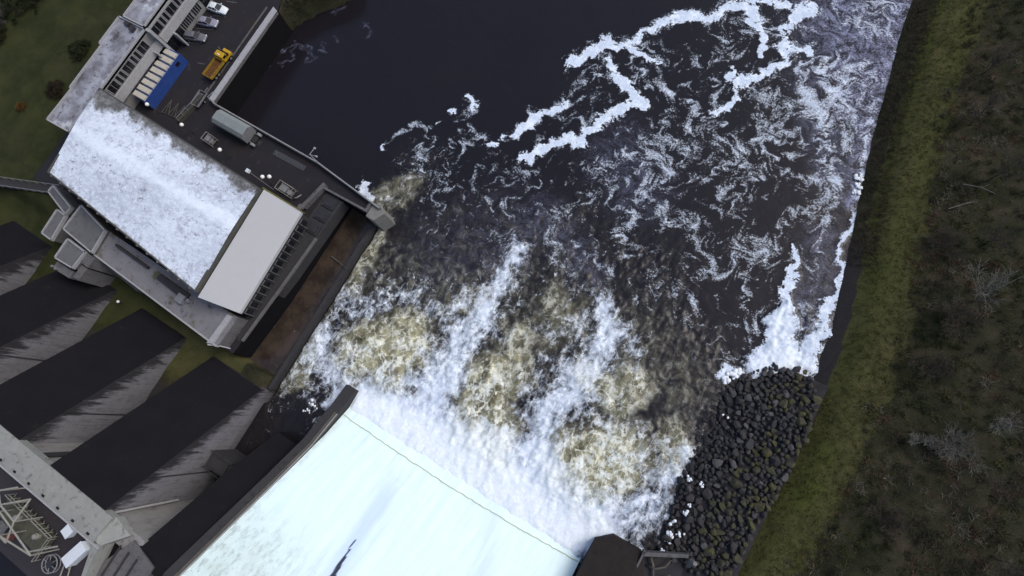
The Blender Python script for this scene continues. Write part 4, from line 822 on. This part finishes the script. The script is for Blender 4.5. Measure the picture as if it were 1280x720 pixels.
# ------------------------------------------------------------------ low buildings between hall and dam
def flatblock(name, poly, z0, z1, label, cat, roofm=M_froof_d, rim=.2, lip=.25, extra=None):
    r_ = empty(name, (*np.mean(poly, 0), z0), label, cat)
    sub(MB().prism(shrink(poly, .15), z0 - 2, z1 - .02), 'wall', M_conc_m, r_); sub(MB().prism(shrink(poly, rim), z1 - .3, z1), 'roof', roofm, r_)
    m = MB()
    for i in range(len(poly)):
        a, b = Vector(poly[i]), Vector(poly[(i + 1) % len(poly)]); d = (b - a).normalized(); nn = Vector((-d.y, d.x)) * rim
        m.prism([tuple(a), tuple(b), tuple(b + nn), tuple(a + nn)], z1 - .4, z1 + lip)
    sub(m, 'parapet', M_trim, r_); return r_
flatblock('plant_room', [(-94.4, -16.9), (-86.4, -17.6), (-86.8, -13.2), (-94.2, -11.8)], 5, 9, 'square flat roofed plant room with pale rim against the hall', 'building')
flatblock('hut', [(-98.9, -19.7), (-96.1, -19.8), (-96.7, -14.9), (-99.2, -14.8)], 4, 8, 'small narrow grey roofed hut standing on the lawn edge', 'hut')
flatblock('entrance_block', [(-103.2, -13.2), (-96.9, -14.9), (-96.6, -13.3), (-103.1, -11.7)], 5, 8, 'narrow low block with pale rim at the far corner of the hall', 'building')
sb = flatblock('pump_house', [(-92.3, -21.6), (-87.8, -21.4), (-87.6, -17.9), (-92.4, -17.7)], 4, 9, 'dark roofed pump house with stepped ledges nearest the buttresses', 'building')
m = MB(); m.prism([(-92.4, -23.4), (-88.2, -23.2), (-88.2, -21.9), (-92.3, -22.0)], 2, 8.2); m.prism([(-87.5, -22.6), (-86.2, -22.6), (-86.0, -20.2), (-87.5, -20.2)], 2, 8.4); m.prism([(-87.3, -19.9), (-85.6, -19.9), (-85.5, -18.0), (-87.3, -18.0)], 2, 8.9); sub(m, 'ledge', M_conc_m, sb)
m = MB(); [m.tube([(-92.0 + i * .9, -23.0, 8.2), (-92.0 + i * .9, -23.0, 8.9)], .2, 8) for i in range(2)]; sub(m, 'vent_pipe', M_steel, sb)
SQ = [(-86.8, -17.6), (-57.3, -18.9), (-57.0, -13.6), (-62.2, -13.65), (-87.6, -13.2)]
ls = empty('service_wing', (-72, -16, 4), 'long low service wing with mottled roof below the hall', 'building')
sub(MB().prism(shrink(SQ, .12), 2, 7.8), 'wall', M_conc_m, ls); sub(MB().prism(SQ, 7.8, 8.05), 'roof', M_wing, ls)
m = MB(); m.prism([(-86.8, -17.85), (-57.3, -19.15), (-57.3, -18.9), (-86.8, -17.6)], 7.5, 8.35); sub(m, 'parapet', M_trim, ls)
m = MB(); m.prism([(-84, -14.6), (-76, -14.9), (-76, -14.5), (-84, -14.2)], 8.05, 8.6); m.prism([(-73.5, -15.4), (-66.5, -15.9), (-66.5, -14.6), (-73.4, -14.4)], 8.05, 8.5); sub(m, 'roof_upstand', M_conc_d, ls)
m = MB(); m.box(-68, -66.6, -16.6, -15.2, 8.05, 8.9); m.box(-66.2, -65.6, -15.8, -15.3, 8.05, 8.8); sub(m, 'roof_vent', M_steel, ls)
MB().prism([(-58.9, -19.4), (-57.9, -19.0), (-57.8, -13.9), (-58.6, -14.0)], 8.1, 8.5).done('beam', M_trim, label='pale concrete beam across the end of the service wing', cat='beam')
MB().tube([(-58.5, -19.5, 8.6), (-57.4, -18.9, 7.4), (-56.3, -18.6, 6.2)], .1, 6).done('pipe', M_trim, label='thin pale pipe at the corner of the service wing', cat='pipe')
MB().prism([(-87.0, -18.9), (-78.0, -19.5), (-78.0, -19.1), (-87.0, -18.5)], 2, 5.3).done('garden_wall', M_conc_m, label='low pale retaining wall along the grass behind the wing', cat='wall')
fbk = empty('footpath_rail', (-112, -15, 5), 'narrow footpath with twin handrails crossing the lawn at left', 'railing')
pa_, pb_ = Vector((-119.5, -17.7, 5.15)), Vector((-104.0, -12.2, 5.15)); dv = (pb_ - pa_).normalized(); nv = Vector((-dv.y, dv.x, 0))
pa_ -= dv * 20
m = MB(); m.prism([tuple((pa_ - nv * .75)[:2]), tuple((pb_ - nv * .75)[:2]), tuple((pb_ + nv * .75)[:2]), tuple((pa_ + nv * .75)[:2])], 4.2, 5.35); sub(m, 'path_slab', M_conc_d, fbk)
for s_ in (-.8, .8):
    m = MB(); m.tube([pa_ + nv * s_ + Vector((0, 0, 1.1)), pb_ + nv * s_ + Vector((0, 0, 1.1))], .06, 5); L_ = (pb_ - pa_).length
    for i in range(int(L_ / 1.8)): q_ = pa_ + nv * s_ + dv * i * 1.8; m.tube([q_, q_ + Vector((0, 0, 1.1))], .05, 5)
    sub(m, 'handrail', M_steel, fbk)
for x_, y_, lb in [(-81.4, -23.0, 'white globe light at the foot of the second buttress'), (-91, -24.3, 'pale round light below the pump house ledge')]:
    r_ = empty('ground_light', (x_, y_, 2.5), lb, 'lamp'); MB().tube([(0, 0, -.5), (0, 0, 1.2)], .06, 6).done('post', M_dsteel, r_); MB().ball((0, 0, 1.4), .26).done('globe', M_lamp, r_)

# ------------------------------------------------------------------ gantry crane and cabinets on the crest
gc = empty('gantry_crane', (-57.5, -47.8, 19.5), 'olive steel gantry crane with pale lattice frame on the crest road', 'crane', rz=R(-3))
b = MB(); b.box(-4.6, 4.3, -1.7, 1.2, .6, 1.0); b.box(-4.6, 4.3, .75, 1.2, 1.0, 1.5); b.box(3.5, 4.3, -1.7, 1.2, 1.0, 1.4); b.done('platform', M_olive, gc)
b = MB()
for z_ in (1.6, 2.1): b.tube([(-4.6, 1.45, z_), (4.5, 1.45, z_), (4.5, -1.9, z_)], .05, 5)
for i in range(11): b.tube([(-4.6 + i * .91, 1.45, .8), (-4.6 + i * .91, 1.45, 2.1)], .045, 5)
for i in range(4): b.tube([(4.5, 1.1 - i, .8), (4.5, 1.1 - i, 2.1)], .045, 5)
for i in range(11): b.tube([(-4.3 + i * .85, 1.2, .9), (-4.3 + i * .85, 1.75, .9)], .03, 4)
b.done('guard_rail', M_tube, gc)
for x_ in (-1.6, 2.4): b = MB(); b.cyl((x_, .1, 1.2), .38, .5, 16); b.cyl((x_, .1, 1.6), .3, .35, 16); b.done('winch_cap', M_tube, gc)
N_ = dict(a=(-59.6, -45.7, 24), b=(-56.7, -43.2, 23.6), c=(-56.5, -46.1, 24), d=(-51.8, -47.7, 24), e=(-57.2, -48.4, 24), f=(-56.0, -48.7, 23.7), g=(-52.7, -47.9, 23.8), h=(-49.4, -45.0, 24), i=(-61.0, -44.6, 24), j=(-59.1, -43.0, 23.8), k=(-59.4, -46.2, 24.1), l=(-60.6, -47.5, 24))
b = MB(); [b.tube([N_[p_], N_[q_]], .115, 6) for p_, q_ in ('ab', 'bc', 'kd', 'ac', 'ed', 'cf', 'gh', 'ij', 'ia', 'ka', 'kl', 'le', 'gd', 'fe')]
for p_ in 'acdeil': b.tube([N_[p_], (N_[p_][0], N_[p_][1], 20.2)], .09, 6)
sub(b, 'lattice_frame', M_tube, gc)
b = MB(); b.box(-3.6, -2.2, -2.9, -1.8, .9, 2.3, bev=.05); b.done('motor_housing', M_steel, gc); MB().box(-1.2, -.4, -2.5, -1.7, .9, 1.7, bev=.05).done('control_box', plain('rusty_red', (.14, .05, .045), .8, .2), gc)
[MB().box(x_, x_ + .5, y_ - .2, y_ + .2, 0, .6).done('bogie', M_dsteel, gc) for x_ in (-4, 3.2) for y_ in (-1.4, .9)]
cr = empty('cable_reel', (-51.6, -49.6, 19.5), 'round grey cable reel lying below the gantry crane', 'reel'); b = MB()
for z_ in (.4, .9): b.tube([(1.1 * math.cos(a), 1.1 * math.sin(a), z_) for a in np.linspace(0, 2 * math.pi, 19)], .07, 5)
for a in np.linspace(0, math.pi, 4)[:-1]: b.tube([(1.1 * math.cos(a), 1.1 * math.sin(a), .9), (-1.1 * math.cos(a), -1.1 * math.sin(a), .9)], .05, 5)
b.done('rim', M_steel, cr); MB().cyl((0, 0, .5), .45, .9, 14).done('drum', M_dsteel, cr)
tr = empty('trestle', (-49.3, -49.2, 19.5), 'pale A shaped steel trestle beside the white cabinet', 'trestle'); b = MB()
for p_, q_ in (((-1.4, 1.6, .2), (.6, -.6, 1.6)), ((-.6, 1.9, .2), (1.6, -.2, 1.6)), ((.6, -.6, 1.6), (1.6, -.2, 1.6)), ((-.65, .85, .69), (.34, .5, .69))): b.tube([p_, q_], .08, 6)
b.done('frame', M_tube, tr)
def cabinet(loc, rz, l, w, h, label):
    r_ = empty('cabinet', loc, label, 'cabinet', 'white cabinets on the crest', rz); MB().box(-l / 2, l / 2, -w / 2, w / 2, .1, h, bev=.04).done('housing', M_white, r_)
    MB().box(-l / 2 + .05, l / 2 - .05, -w / 2 + .05, w / 2 - .05, 0, .12).done('plinth', M_dsteel, r_); MB().box(l / 2 - .6, l / 2 - .25, w / 2 - .02, w / 2 + .03, h * .35, h * .5).done('vent', M_dsteel, r_); MB().box(-l / 2 - .06, l / 2 + .06, -w / 2 - .06, w / 2 + .06, h, h + .06, bev=.02).done('lid', M_white, r_)
cabinet((-49.0, -46.5, 19.5), R(72), 3.1, 1.35, 1.5, 'larger white steel cabinet at the corner of the crest')
cabinet((-51.9, -45.2, 19.5), R(75), 1.15, 1.2, 1.2, 'smaller white cabinet next to the gantry crane')

# ------------------------------------------------------------------ boulders
def rock_mesh(k):
    b = bmesh.new(); bmesh.ops.create_icosphere(b, subdivisions=2, radius=1); rr = random.Random(k)
    ax = [Vector((rr.gauss(0, 1), rr.gauss(0, 1), rr.gauss(0, 1))).normalized() for _ in range(11)]; cut = [rr.uniform(.42, .78) for _ in ax]
    for v in b.verts:
        p = v.co.copy()
        for a, c in zip(ax, cut):
            d = p.dot(a)
            if d > c: p -= a * (d - c)
        v.co = p * (1 + rr.uniform(-.03, .03))
    me = bpy.data.meshes.new('boulder'); b.to_mesh(me); b.free(); return me
RB = [P(*q) for q in [(898, 487), (925, 468), (962, 456), (1008, 466), (1014, 500), (1000, 545), (965, 610), (925, 680), (905, 712), (870, 715), (822, 690), (838, 640), (852, 590), (872, 540)]]
meshes = [rock_mesh(k) for k in range(14)]; var = {}
for k, me in enumerate(meshes):
    for nm, mt in (('dark', M_rock), ('moss', M_rockm), ('wet', M_rockw), ('grey', M_rockg)):
        c_ = me.copy(); c_.materials.append(mt); var[(nm, k)] = c_
def slope_z(x, y):
    e = np.interp(y, [-12, 0, 8, 15, 22], [13.8, 12.0, 13.5, 12.6, 17.5]); return float(np.clip((x - e) * .30, -.2, 3.0))
xs_, ys_ = [p[0] for p in RB], [p[1] for p in RB]; pts = []; tries = 0
while tries < 60000 and len(pts) < 430:
    tries += 1; x_, y_ = random.uniform(min(xs_), max(xs_)), random.uniform(min(ys_), max(ys_))
    if not bool(inpoly(np.array([x_]), np.array([y_]), RB)[0]): continue
    rr_ = random.choice((.30, .36, .42, .48, .55, .66))
    if all((x_ - q[0]) ** 2 + (y_ - q[1]) ** 2 > ((rr_ + q[2]) * .88) ** 2 for q in pts): pts.append((x_, y_, rr_))
LBL = {'dark': 'dark grey angular boulder in the middle of the riprap bank', 'moss': 'yellow green mossy boulder high on the riprap bank', 'wet': 'wet black boulder at the churning water edge', 'top': 'dark boulder in the top row beside the white foam pool', 'low': 'dark boulder at the lower end beside the abutment channel', 'turf': 'dark grey boulder along the grass edge of the riprap'}
pts.sort(key=lambda q: -q[2]); rest = pts[300:]
for x_, y_, rr_ in pts[:300]:
    e = np.interp(y_, [-12, 0, 8, 15, 22], [13.8, 12.0, 13.5, 12.6, 17.5]); dd_ = x_ - e; far = bank_x(y_) - x_
    mossy = vnoise(np.array([x_ * .22 + 3.1]), np.array([y_ * .22]))[0] * .7 + .35 * sstep(3, 7, dd_)
    nm = 'wet' if dd_ < 1.7 and y_ < 14 else 'moss' if mossy > .55 and random.random() < .75 else 'dark'
    lk = 'wet' if nm == 'wet' else 'moss' if nm == 'moss' else 'top' if y_ > 17.5 or (y_ > 14 and x_ < 15) else 'low' if y_ < -5.5 else 'turf' if far < 1.6 else 'dark'
    o = bpy.data.objects.new('boulder', var[(nm, random.randrange(14))]); C.objects.link(o); s_ = rr_ * 1.36
    o.location = (x_, y_, slope_z(x_, y_) + rr_ * .15); o.rotation_euler = (random.uniform(-.5, .5), random.uniform(-.5, .5), random.uniform(0, 6.28)); o.scale = (s_ * random.uniform(.85, 1.25), s_ * random.uniform(.85, 1.2), s_ * random.uniform(.65, .95))
    if nm == 'dark' and random.random() < .22: o.data = var[('grey', random.randrange(14))]
    prop(o, LBL[lk], 'boulder', {'wet': 'wet boulders', 'moss': 'mossy boulders', 'top': 'boulders by the foam pool', 'low': 'boulders by the abutment', 'turf': 'boulders along the grass', 'dark': 'dark boulders of the riprap'}[lk])
ux = np.arange(10.5, 24.6, .35); uy = np.arange(-14, 23, .35); UX, UY = np.meshgrid(ux, uy)
ed = np.interp(UY, [-12, 0, 8, 15, 22], [13.8, 12.0, 13.5, 12.6, 17.5]); UZ = np.clip((UX - ed) * .30, -.9, 2.9) - .35 + .35 * fbm(UX * 1.8, UY * 1.8, 3); UZ = np.where(UY > 21.6 + .0 * UX, -1, UZ)
np_mesh('rubble_bed', np.dstack([UX, UY, UZ]).reshape(-1, 3), grid_faces(len(ux), len(uy)), M_rockw, kind='structure')
co, fa = [], []; sm = bmesh.new(); bmesh.ops.create_icosphere(sm, subdivisions=1, radius=1); sv = np.array([v.co[:] for v in sm.verts]); sf = np.array([[v.index for v in f.verts] for f in sm.faces]); sm.free()
N = 1000; k = 0
for x_, y_, rr_ in rest: co.append(sv * rr_ * 1.25 * rng.uniform(.75, 1.2, (len(sv), 3)) + [x_, y_, slope_z(x_, y_) + .05]); fa.append(sf + k * len(sv)); k += 1
for _ in range(6000):
    x_, y_ = random.uniform(min(xs_) - .4, max(xs_) + .4), random.uniform(min(ys_) - .2, max(ys_))
    if not bool(inpoly(np.array([x_]), np.array([y_]), RB)[0]): continue
    s_ = random.uniform(.14, .34); co.append(sv * s_ * rng.uniform(.7, 1.25, (len(sv), 3)) + [x_, y_, slope_z(x_, y_) + random.uniform(-.2, .25)]); fa.append(sf + k * len(sv)); k += 1
    if k >= N: break
np_mesh('small_stones', np.concatenate(co), np.concatenate(fa), M_rock, label='small dark stones filling gaps between the boulders', cat='stones', kind='stuff')
# foam caught between the stones and on the still water
M_foam = NT('stranded_foam'); M_foam.bump(M_foam.noise(6, 6), .6, .05); M_foam = M_foam.fin((.80, .83, .86), .8, .2)
co, fa, k = [], [], 0
for px, py, n_, r_ in [(839, 652, 4, .28), (861, 601, 8, .30), (872, 604, 5, .25), (856, 640, 6, .32), (862, 630, 3, .26), (838, 668, 9, .34), (848, 668, 6, .3), (836, 675, 4, .3), (828, 690, 6, .32), (832, 695, 4, .25), (908, 474, 10, .5), (916, 468, 10, .5), (924, 464, 6, .4), (388, 505, 6, .34), (382, 512, 6, .26), (391, 507, 4, .3), (1072, 222, 8, .35), (1074, 232, 8, .4), (1070, 240, 6, .35), (1000, 462, 4, .3), (905, 520, 2, .2)]:
    for _ in range(n_):
        x_, y_ = P(px + random.gauss(0, 2.5), py + random.gauss(0, 2.0), .4); z_ = (slope_z(x_, y_) + .42 if 10 < x_ < 24 and y_ < 20 else .05 if x_ < 0 else .15)
        co.append(sv * r_ * np.array([1, 1, .3]) * random.uniform(.45, 1.0) * rng.uniform(.6, 1.4, (len(sv), 3)) + [x_, y_, z_]); fa.append(sf + k * len(sv)); k += 1
np_mesh('stranded_foam', np.concatenate(co), np.concatenate(fa), M_foam, smooth=True, label='white scraps of foam stranded on stones and still water', cat='foam', kind='stuff')

# ------------------------------------------------------------------ vegetation
def blades(name, centers, nper, size, tilt, cols, width, label, cat, kind=None, parent=None, jitter=.25):
    """tufts of thin tapering blades; centers (n,4): x,y,z,scale"""
    n = len(centers) * nper; c = np.repeat(centers, nper, 0); a = rng.uniform(0, 2 * np.pi, n); el = np.arcsin(rng.uniform(np.sin(tilt[0]), np.sin(tilt[1]), n)); L = c[:, 3] * rng.uniform(.5, 1, n) * size
    d = np.stack([np.cos(a) * np.cos(el), np.sin(a) * np.cos(el), np.sin(el)], 1); sidev = np.stack([-np.sin(a), np.cos(a), np.zeros(n)], 1) * (width * c[:, 3] * rng.uniform(.5, 1.2, n))[:, None]
    base = c[:, :3] + rng.normal(0, jitter, (n, 3)) * c[:, 3:4] * [1, 1, .1]; tip = base + d * L[:, None]
    midp = base + d * (L * .5)[:, None] + np.array([0, 0, .1]) * c[:, 3:4]
    V = np.stack([base - sidev, base + sidev, midp + sidev * .9, tip, midp - sidev * .9], 1).reshape(-1, 3); i = np.arange(n) * 5
    Fq = np.stack([i, i + 1, i + 2, i + 4], 1); Ft = np.stack([i + 4, i + 2, i + 3, i + 3], 1)
    F3 = np.concatenate([np.stack([i, i + 1, i + 2], 1), np.stack([i, i + 2, i + 4], 1), np.stack([i + 4, i + 2, i + 3], 1)])
    pz = fbm(centers[:, 0] * .22 + 13, centers[:, 1] * .22 + 5, 4); pz = (np.argsort(np.argsort(pz)) / len(pz) * len(cols) + rng.normal(0, .75, len(pz))) % len(cols)
    ci = np.repeat(np.clip(pz.astype(int), 0, len(cols) - 1), nper); cc = np.array(cols)[ci] * rng.uniform(.55, 1.45, (n, 1)); cc = np.concatenate([np.clip(cc, 0, 1), np.ones((n, 1))], 1)
    return np_mesh(name, V, F3, M_fol, parent, cols=dict(col=np.repeat(cc, 5, 0)), **({'label': label, 'cat': cat, 'kind': kind} if label else {}))
def scatter(n, x0, x1, y0, y1, keep, smin, smax):
    out = []
    xx = rng.uniform(x0, x1, n * 4); yy = rng.uniform(y0, y1, n * 4); k_ = keep(xx, yy); xx, yy = xx[k_][:n], yy[k_][:n]
    zz = np.array([gz(a, b) for a, b in zip(xx, yy)]); return np.stack([xx, yy, zz - .05, rng.uniform(smin, smax, len(xx))], 1)
def bk(x, y): return x - bank_x(y)
pat = lambda x, y, s=.12, o=0: fbm(x * s + o, y * s, 4)
sc_keep = lambda x, y: (bk(x, y) > 8.6 + (pat(x, y, .2) - .5) * 6)
blades('brown_undergrowth', scatter(5200, 18, 95, -25, 105, lambda x, y: sc_keep(x, y) & (pat(x, y, .12) > .47), .5, 1.2), 26, 1.0, (.1, 1.2), [(.030, .028, .018), (.052, .044, .028), (.070, .044, .030), (.10, .09, .066), (.026, .026, .016)], .030, 'brown bramble and dead bracken covering the right slope', 'undergrowth', 'stuff')
blades('green_undergrowth', scatter(4200, 18, 95, -25, 105, lambda x, y: sc_keep(x, y) & (pat(x, y, .12) < .53), .5, 1.1), 26, .9, (.1, 1.2), [(.016, .021, .009), (.032, .036, .014), (.018, .019, .011), (.054, .054, .024)], .036, 'dark green low scrub covering the right slope', 'undergrowth', 'stuff')
blades('rough_grass', scatter(7000, 10, 40, -14, 100, lambda x, y: (bk(x, y) > 2.3) & (bk(x, y) < 9.0 + 5.5 * rng.random(len(x)) ** 2), .2, .55), 12, .9, (.3, 1.4), [(.046, .050, .015), (.068, .066, .025), (.042, .048, .014), (.085, .078, .036)], .05, 'rough green grass along the top of the right bank', 'grass', 'stuff')
blades('bank_grass', scatter(2600, 8, 24, 40, 100, lambda x, y: (bk(x, y) > .4) & (bk(x, y) < 3.6), .25, .7), 14, .9, (.2, 1.3), [(.045, .036, .026), (.055, .045, .030), (.034, .030, .022)], .035, 'brown dead grass hanging over the right waterline', 'grass', 'stuff')
blades('lawn_grass', scatter(6000, -165, -104, -30, 50, lambda x, y: ((x < -109.6) | (y < -14.5)) & ~((y < -17) & (x > -96)), .15, .35), 8, .8, (.4, 1.4), [(.026, .033, .011), (.044, .046, .016), (.036, .036, .015)], .06, 'short dull green grass of the left lawn', 'grass', 'stuff')
blades('riverside_brush', scatter(420, -88, -79, 35, 60, lambda x, y: inpoly(x, y, LB) & (x > -87.6), .6, 1.3), 30, 1.0, (.1, 1.3), [(.05, .042, .028), (.036, .032, .02), (.028, .032, .014)], .03, 'pale brown brush on the bank behind the parapet', 'brush', 'stuff')

def bare_tree(x, y, h, label, pale=True, lean=(0, 0), spread=1.0, seed=0, name='bare_tree', dense=1.0):
    rr = random.Random(seed); z = gz(x, y) - .2; root = empty(name, (x, y, z), label, 'tree' if name == 'bare_tree' else 'shrub', 'bare trees on the right slope' if name == 'bare_tree' else 'bare shrubs on the right slope'); mt = M_bark if pale else M_bark2
    trunk, crown = MB(), MB()
    def grow(p, d, L, r, lev):
        mb = trunk if lev == 0 else crown; q = [p]; dd = d.copy()
        for i in range(3):
            dd = (dd + Vector((rr.gauss(0, .16), rr.gauss(0, .16), rr.gauss(0, .08)))).normalized(); q.append(q[-1] + dd * L / 3)
        mb.tube(q, r, 5 if lev < 2 else 3, r1=r * .45)
        if lev >= 4 or L < .35: return
        n_ = int((4 if lev == 0 else 5 if lev < 3 else 3) * dense) or 2
        for k_ in range(n_):
            f = .3 + .7 * (k_ + rr.random()) / n_; i = min(2, int(f * 3)); b_ = q[i].lerp(q[i + 1], f * 3 - i); a = rr.uniform(0, 6.28); s_ = rr.uniform(.5, 1.15) * spread
            nd = (dd + Vector((math.cos(a) * s_, math.sin(a) * s_, rr.uniform(-.1, .35)))).normalized(); grow(b_, nd, L * rr.uniform(.5, .78), max(r * .52, .021), lev + 1)
    stems = 1 if name == 'bare_tree' else 9
    for s_ in range(stems):
        a = rr.uniform(0, 6.28); d0 = Vector((lean[0], lean[1], 1)) if stems == 1 else Vector((math.cos(a) * .8, math.sin(a) * .8, .8))
        grow(Vector((0, 0, 0)), d0.normalized(), h * .45, .016 * h if stems == 1 else .035, 0 if stems == 1 else 1)
    if stems == 1: trunk.done('trunk', mt, root, smooth=True)
    else: trunk.tube([(0, 0, 0), (0, 0, .3)], .12, 6); trunk.done('stem', mt, root)
    crown.done('crown', mt, root); return root
T = [((1217, 562), 3.4, 'round pale grey leafless shrub alone on the dark slope', 1, 'bare_shrub'), ((1272, 535), 5.5, 'pale bare tree at the right edge above the round shrub', 1, 'bare_tree'), ((1252, 365), 6.0, 'spreading pale bare tree near the right edge halfway up', 1, 'bare_tree'), ((1262, 290), 5.0, 'brown bare tree just above the spreading pale tree', 0, 'bare_tree'),
     ((1270, 625), 5.0, 'brown bare tree at the right edge below the round shrub', 0, 'bare_tree'), ((1272, 705), 5.0, 'brown bare tree in the bottom right corner', 0, 'bare_tree'), ((1160, 548), 2.6, 'thin pale leafless sapling left of the round shrub', 1, 'bare_sapling'), ((1262, 60), 5.5, 'dull brown bare tree near the top right corner', 0, 'bare_tree'),
     ((1245, 130), 5.0, 'dull brown bare tree on the upper right slope', 0, 'bare_tree'), ((1268, 205), 5.5, 'bare tree at the right edge above the fallen stick', 0, 'bare_tree'), ((1200, 300), 3.0, 'low brown leafless shrub right of the grass track', 0, 'bare_shrub'), ((1215, 400), 3.2, 'reddish brown leafless shrub below the spreading tree', 0, 'bare_shrub'), ((1180, 455), 2.8, 'small brown leafless shrub on the middle of the dark slope', 0, 'bare_shrub'), ((1120, 650), 2.6, 'low brown leafless shrub beside the bottom of the track', 0, 'bare_shrub')]
for i, ((px, py), h_, lb, pale, nm) in enumerate(T):
    h_ *= 1.55
    x_, y_ = P(px, py, 5 + h_ * .5); bare_tree(x_, y_, h_, lb, pale, (.1, .05), 1.0 if nm != 'bare_sapling' else 1.6, 30 + i, nm if nm != 'bare_sapling' else 'bare_tree', 1.0)
for (a_, b_), lb in ((((1213, 224), (1252, 238)), 'upper long pale fallen branch lying on the right slope'), (((1195, 255), (1230, 247)), 'lower short pale fallen branch lying on the right slope'), (((1146, 556), (1180, 550)), 'pale fallen branch left of the round grey shrub')):
    p_, q_ = P(*a_, 5.5), P(*b_, 5.5); m = MB(); v0 = Vector((*p_, gz(*p_) + .7)); v1 = Vector((*q_, gz(*q_) + .8)); md = v0.lerp(v1, .5) + Vector((.1, .25, .15)); m.tube([v0, md, v1], .07, 5, r1=.03); m.tube([md, md + Vector((.8, .9, .2))], .035, 4, r1=.015); m.done('fallen_branch', M_bark, label=lb, cat='branch')
def shrub(x, y, h, w, label, cols, seed):
    z = gz(x, y); root = empty('shrub', (x, y, z), label, 'shrub', 'shrubs on the left lawn'); rr = np.random.default_rng(seed); n = 60; v = rr.normal(0, 1, (n, 3)); v /= np.linalg.norm(v, axis=1)[:, None]; v *= rr.uniform(.4, 1, (n, 1)); c = np.stack([v[:, 0] * w, v[:, 1] * w, np.abs(v[:, 2]) * h * .8 + .2, np.full(n, 1.0)], 1)
    blades('foliage', c, 34, .6, (-.4, 1.3), cols, .05, None, None, None, root, .2); m = MB(); [m.tube([(0, 0, -.2), (math.cos(a) * w * .4, math.sin(a) * w * .4, h * .6)], .05, 5, r1=.02) for a in np.linspace(0, 6.28, 6)[:-1]]; m.done('stem', M_bark2, root)
DG = [(.014, .018, .008), (.020, .024, .010), (.028, .029, .015)]
for i, (px, py, h_, w_, lb, cl) in enumerate([(100, 62, 1.5, 2.4, 'dark shrub against the back wall of the office block', DG), (70, 112, 1.4, 1.9, 'brownish shrub by the lower step of the office wall', [(.03, .022, .014), (.022, .018, .012)]), (22, 14, 3.0, 3.6, 'large dark evergreen shrub in the top left corner', DG), (2, 26, 3.0, 3.0, 'grey leafless bush at the left edge of the lawn', [(.09, .085, .075), (.05, .046, .04)]), (4, 50, 2.4, 2.2, 'small dark bush at the left edge below the grey one', DG), (45, 3, 3.0, 3.4, 'dark evergreen shrub cut by the top edge', DG), (28, 134, .5, .5, 'tiny orange brown bush alone on the lawn', [(.10, .05, .012), (.08, .05, .02)])]):
    shrub(*P(px, py, 5.5), h_, w_, lb, cl, 60 + i)
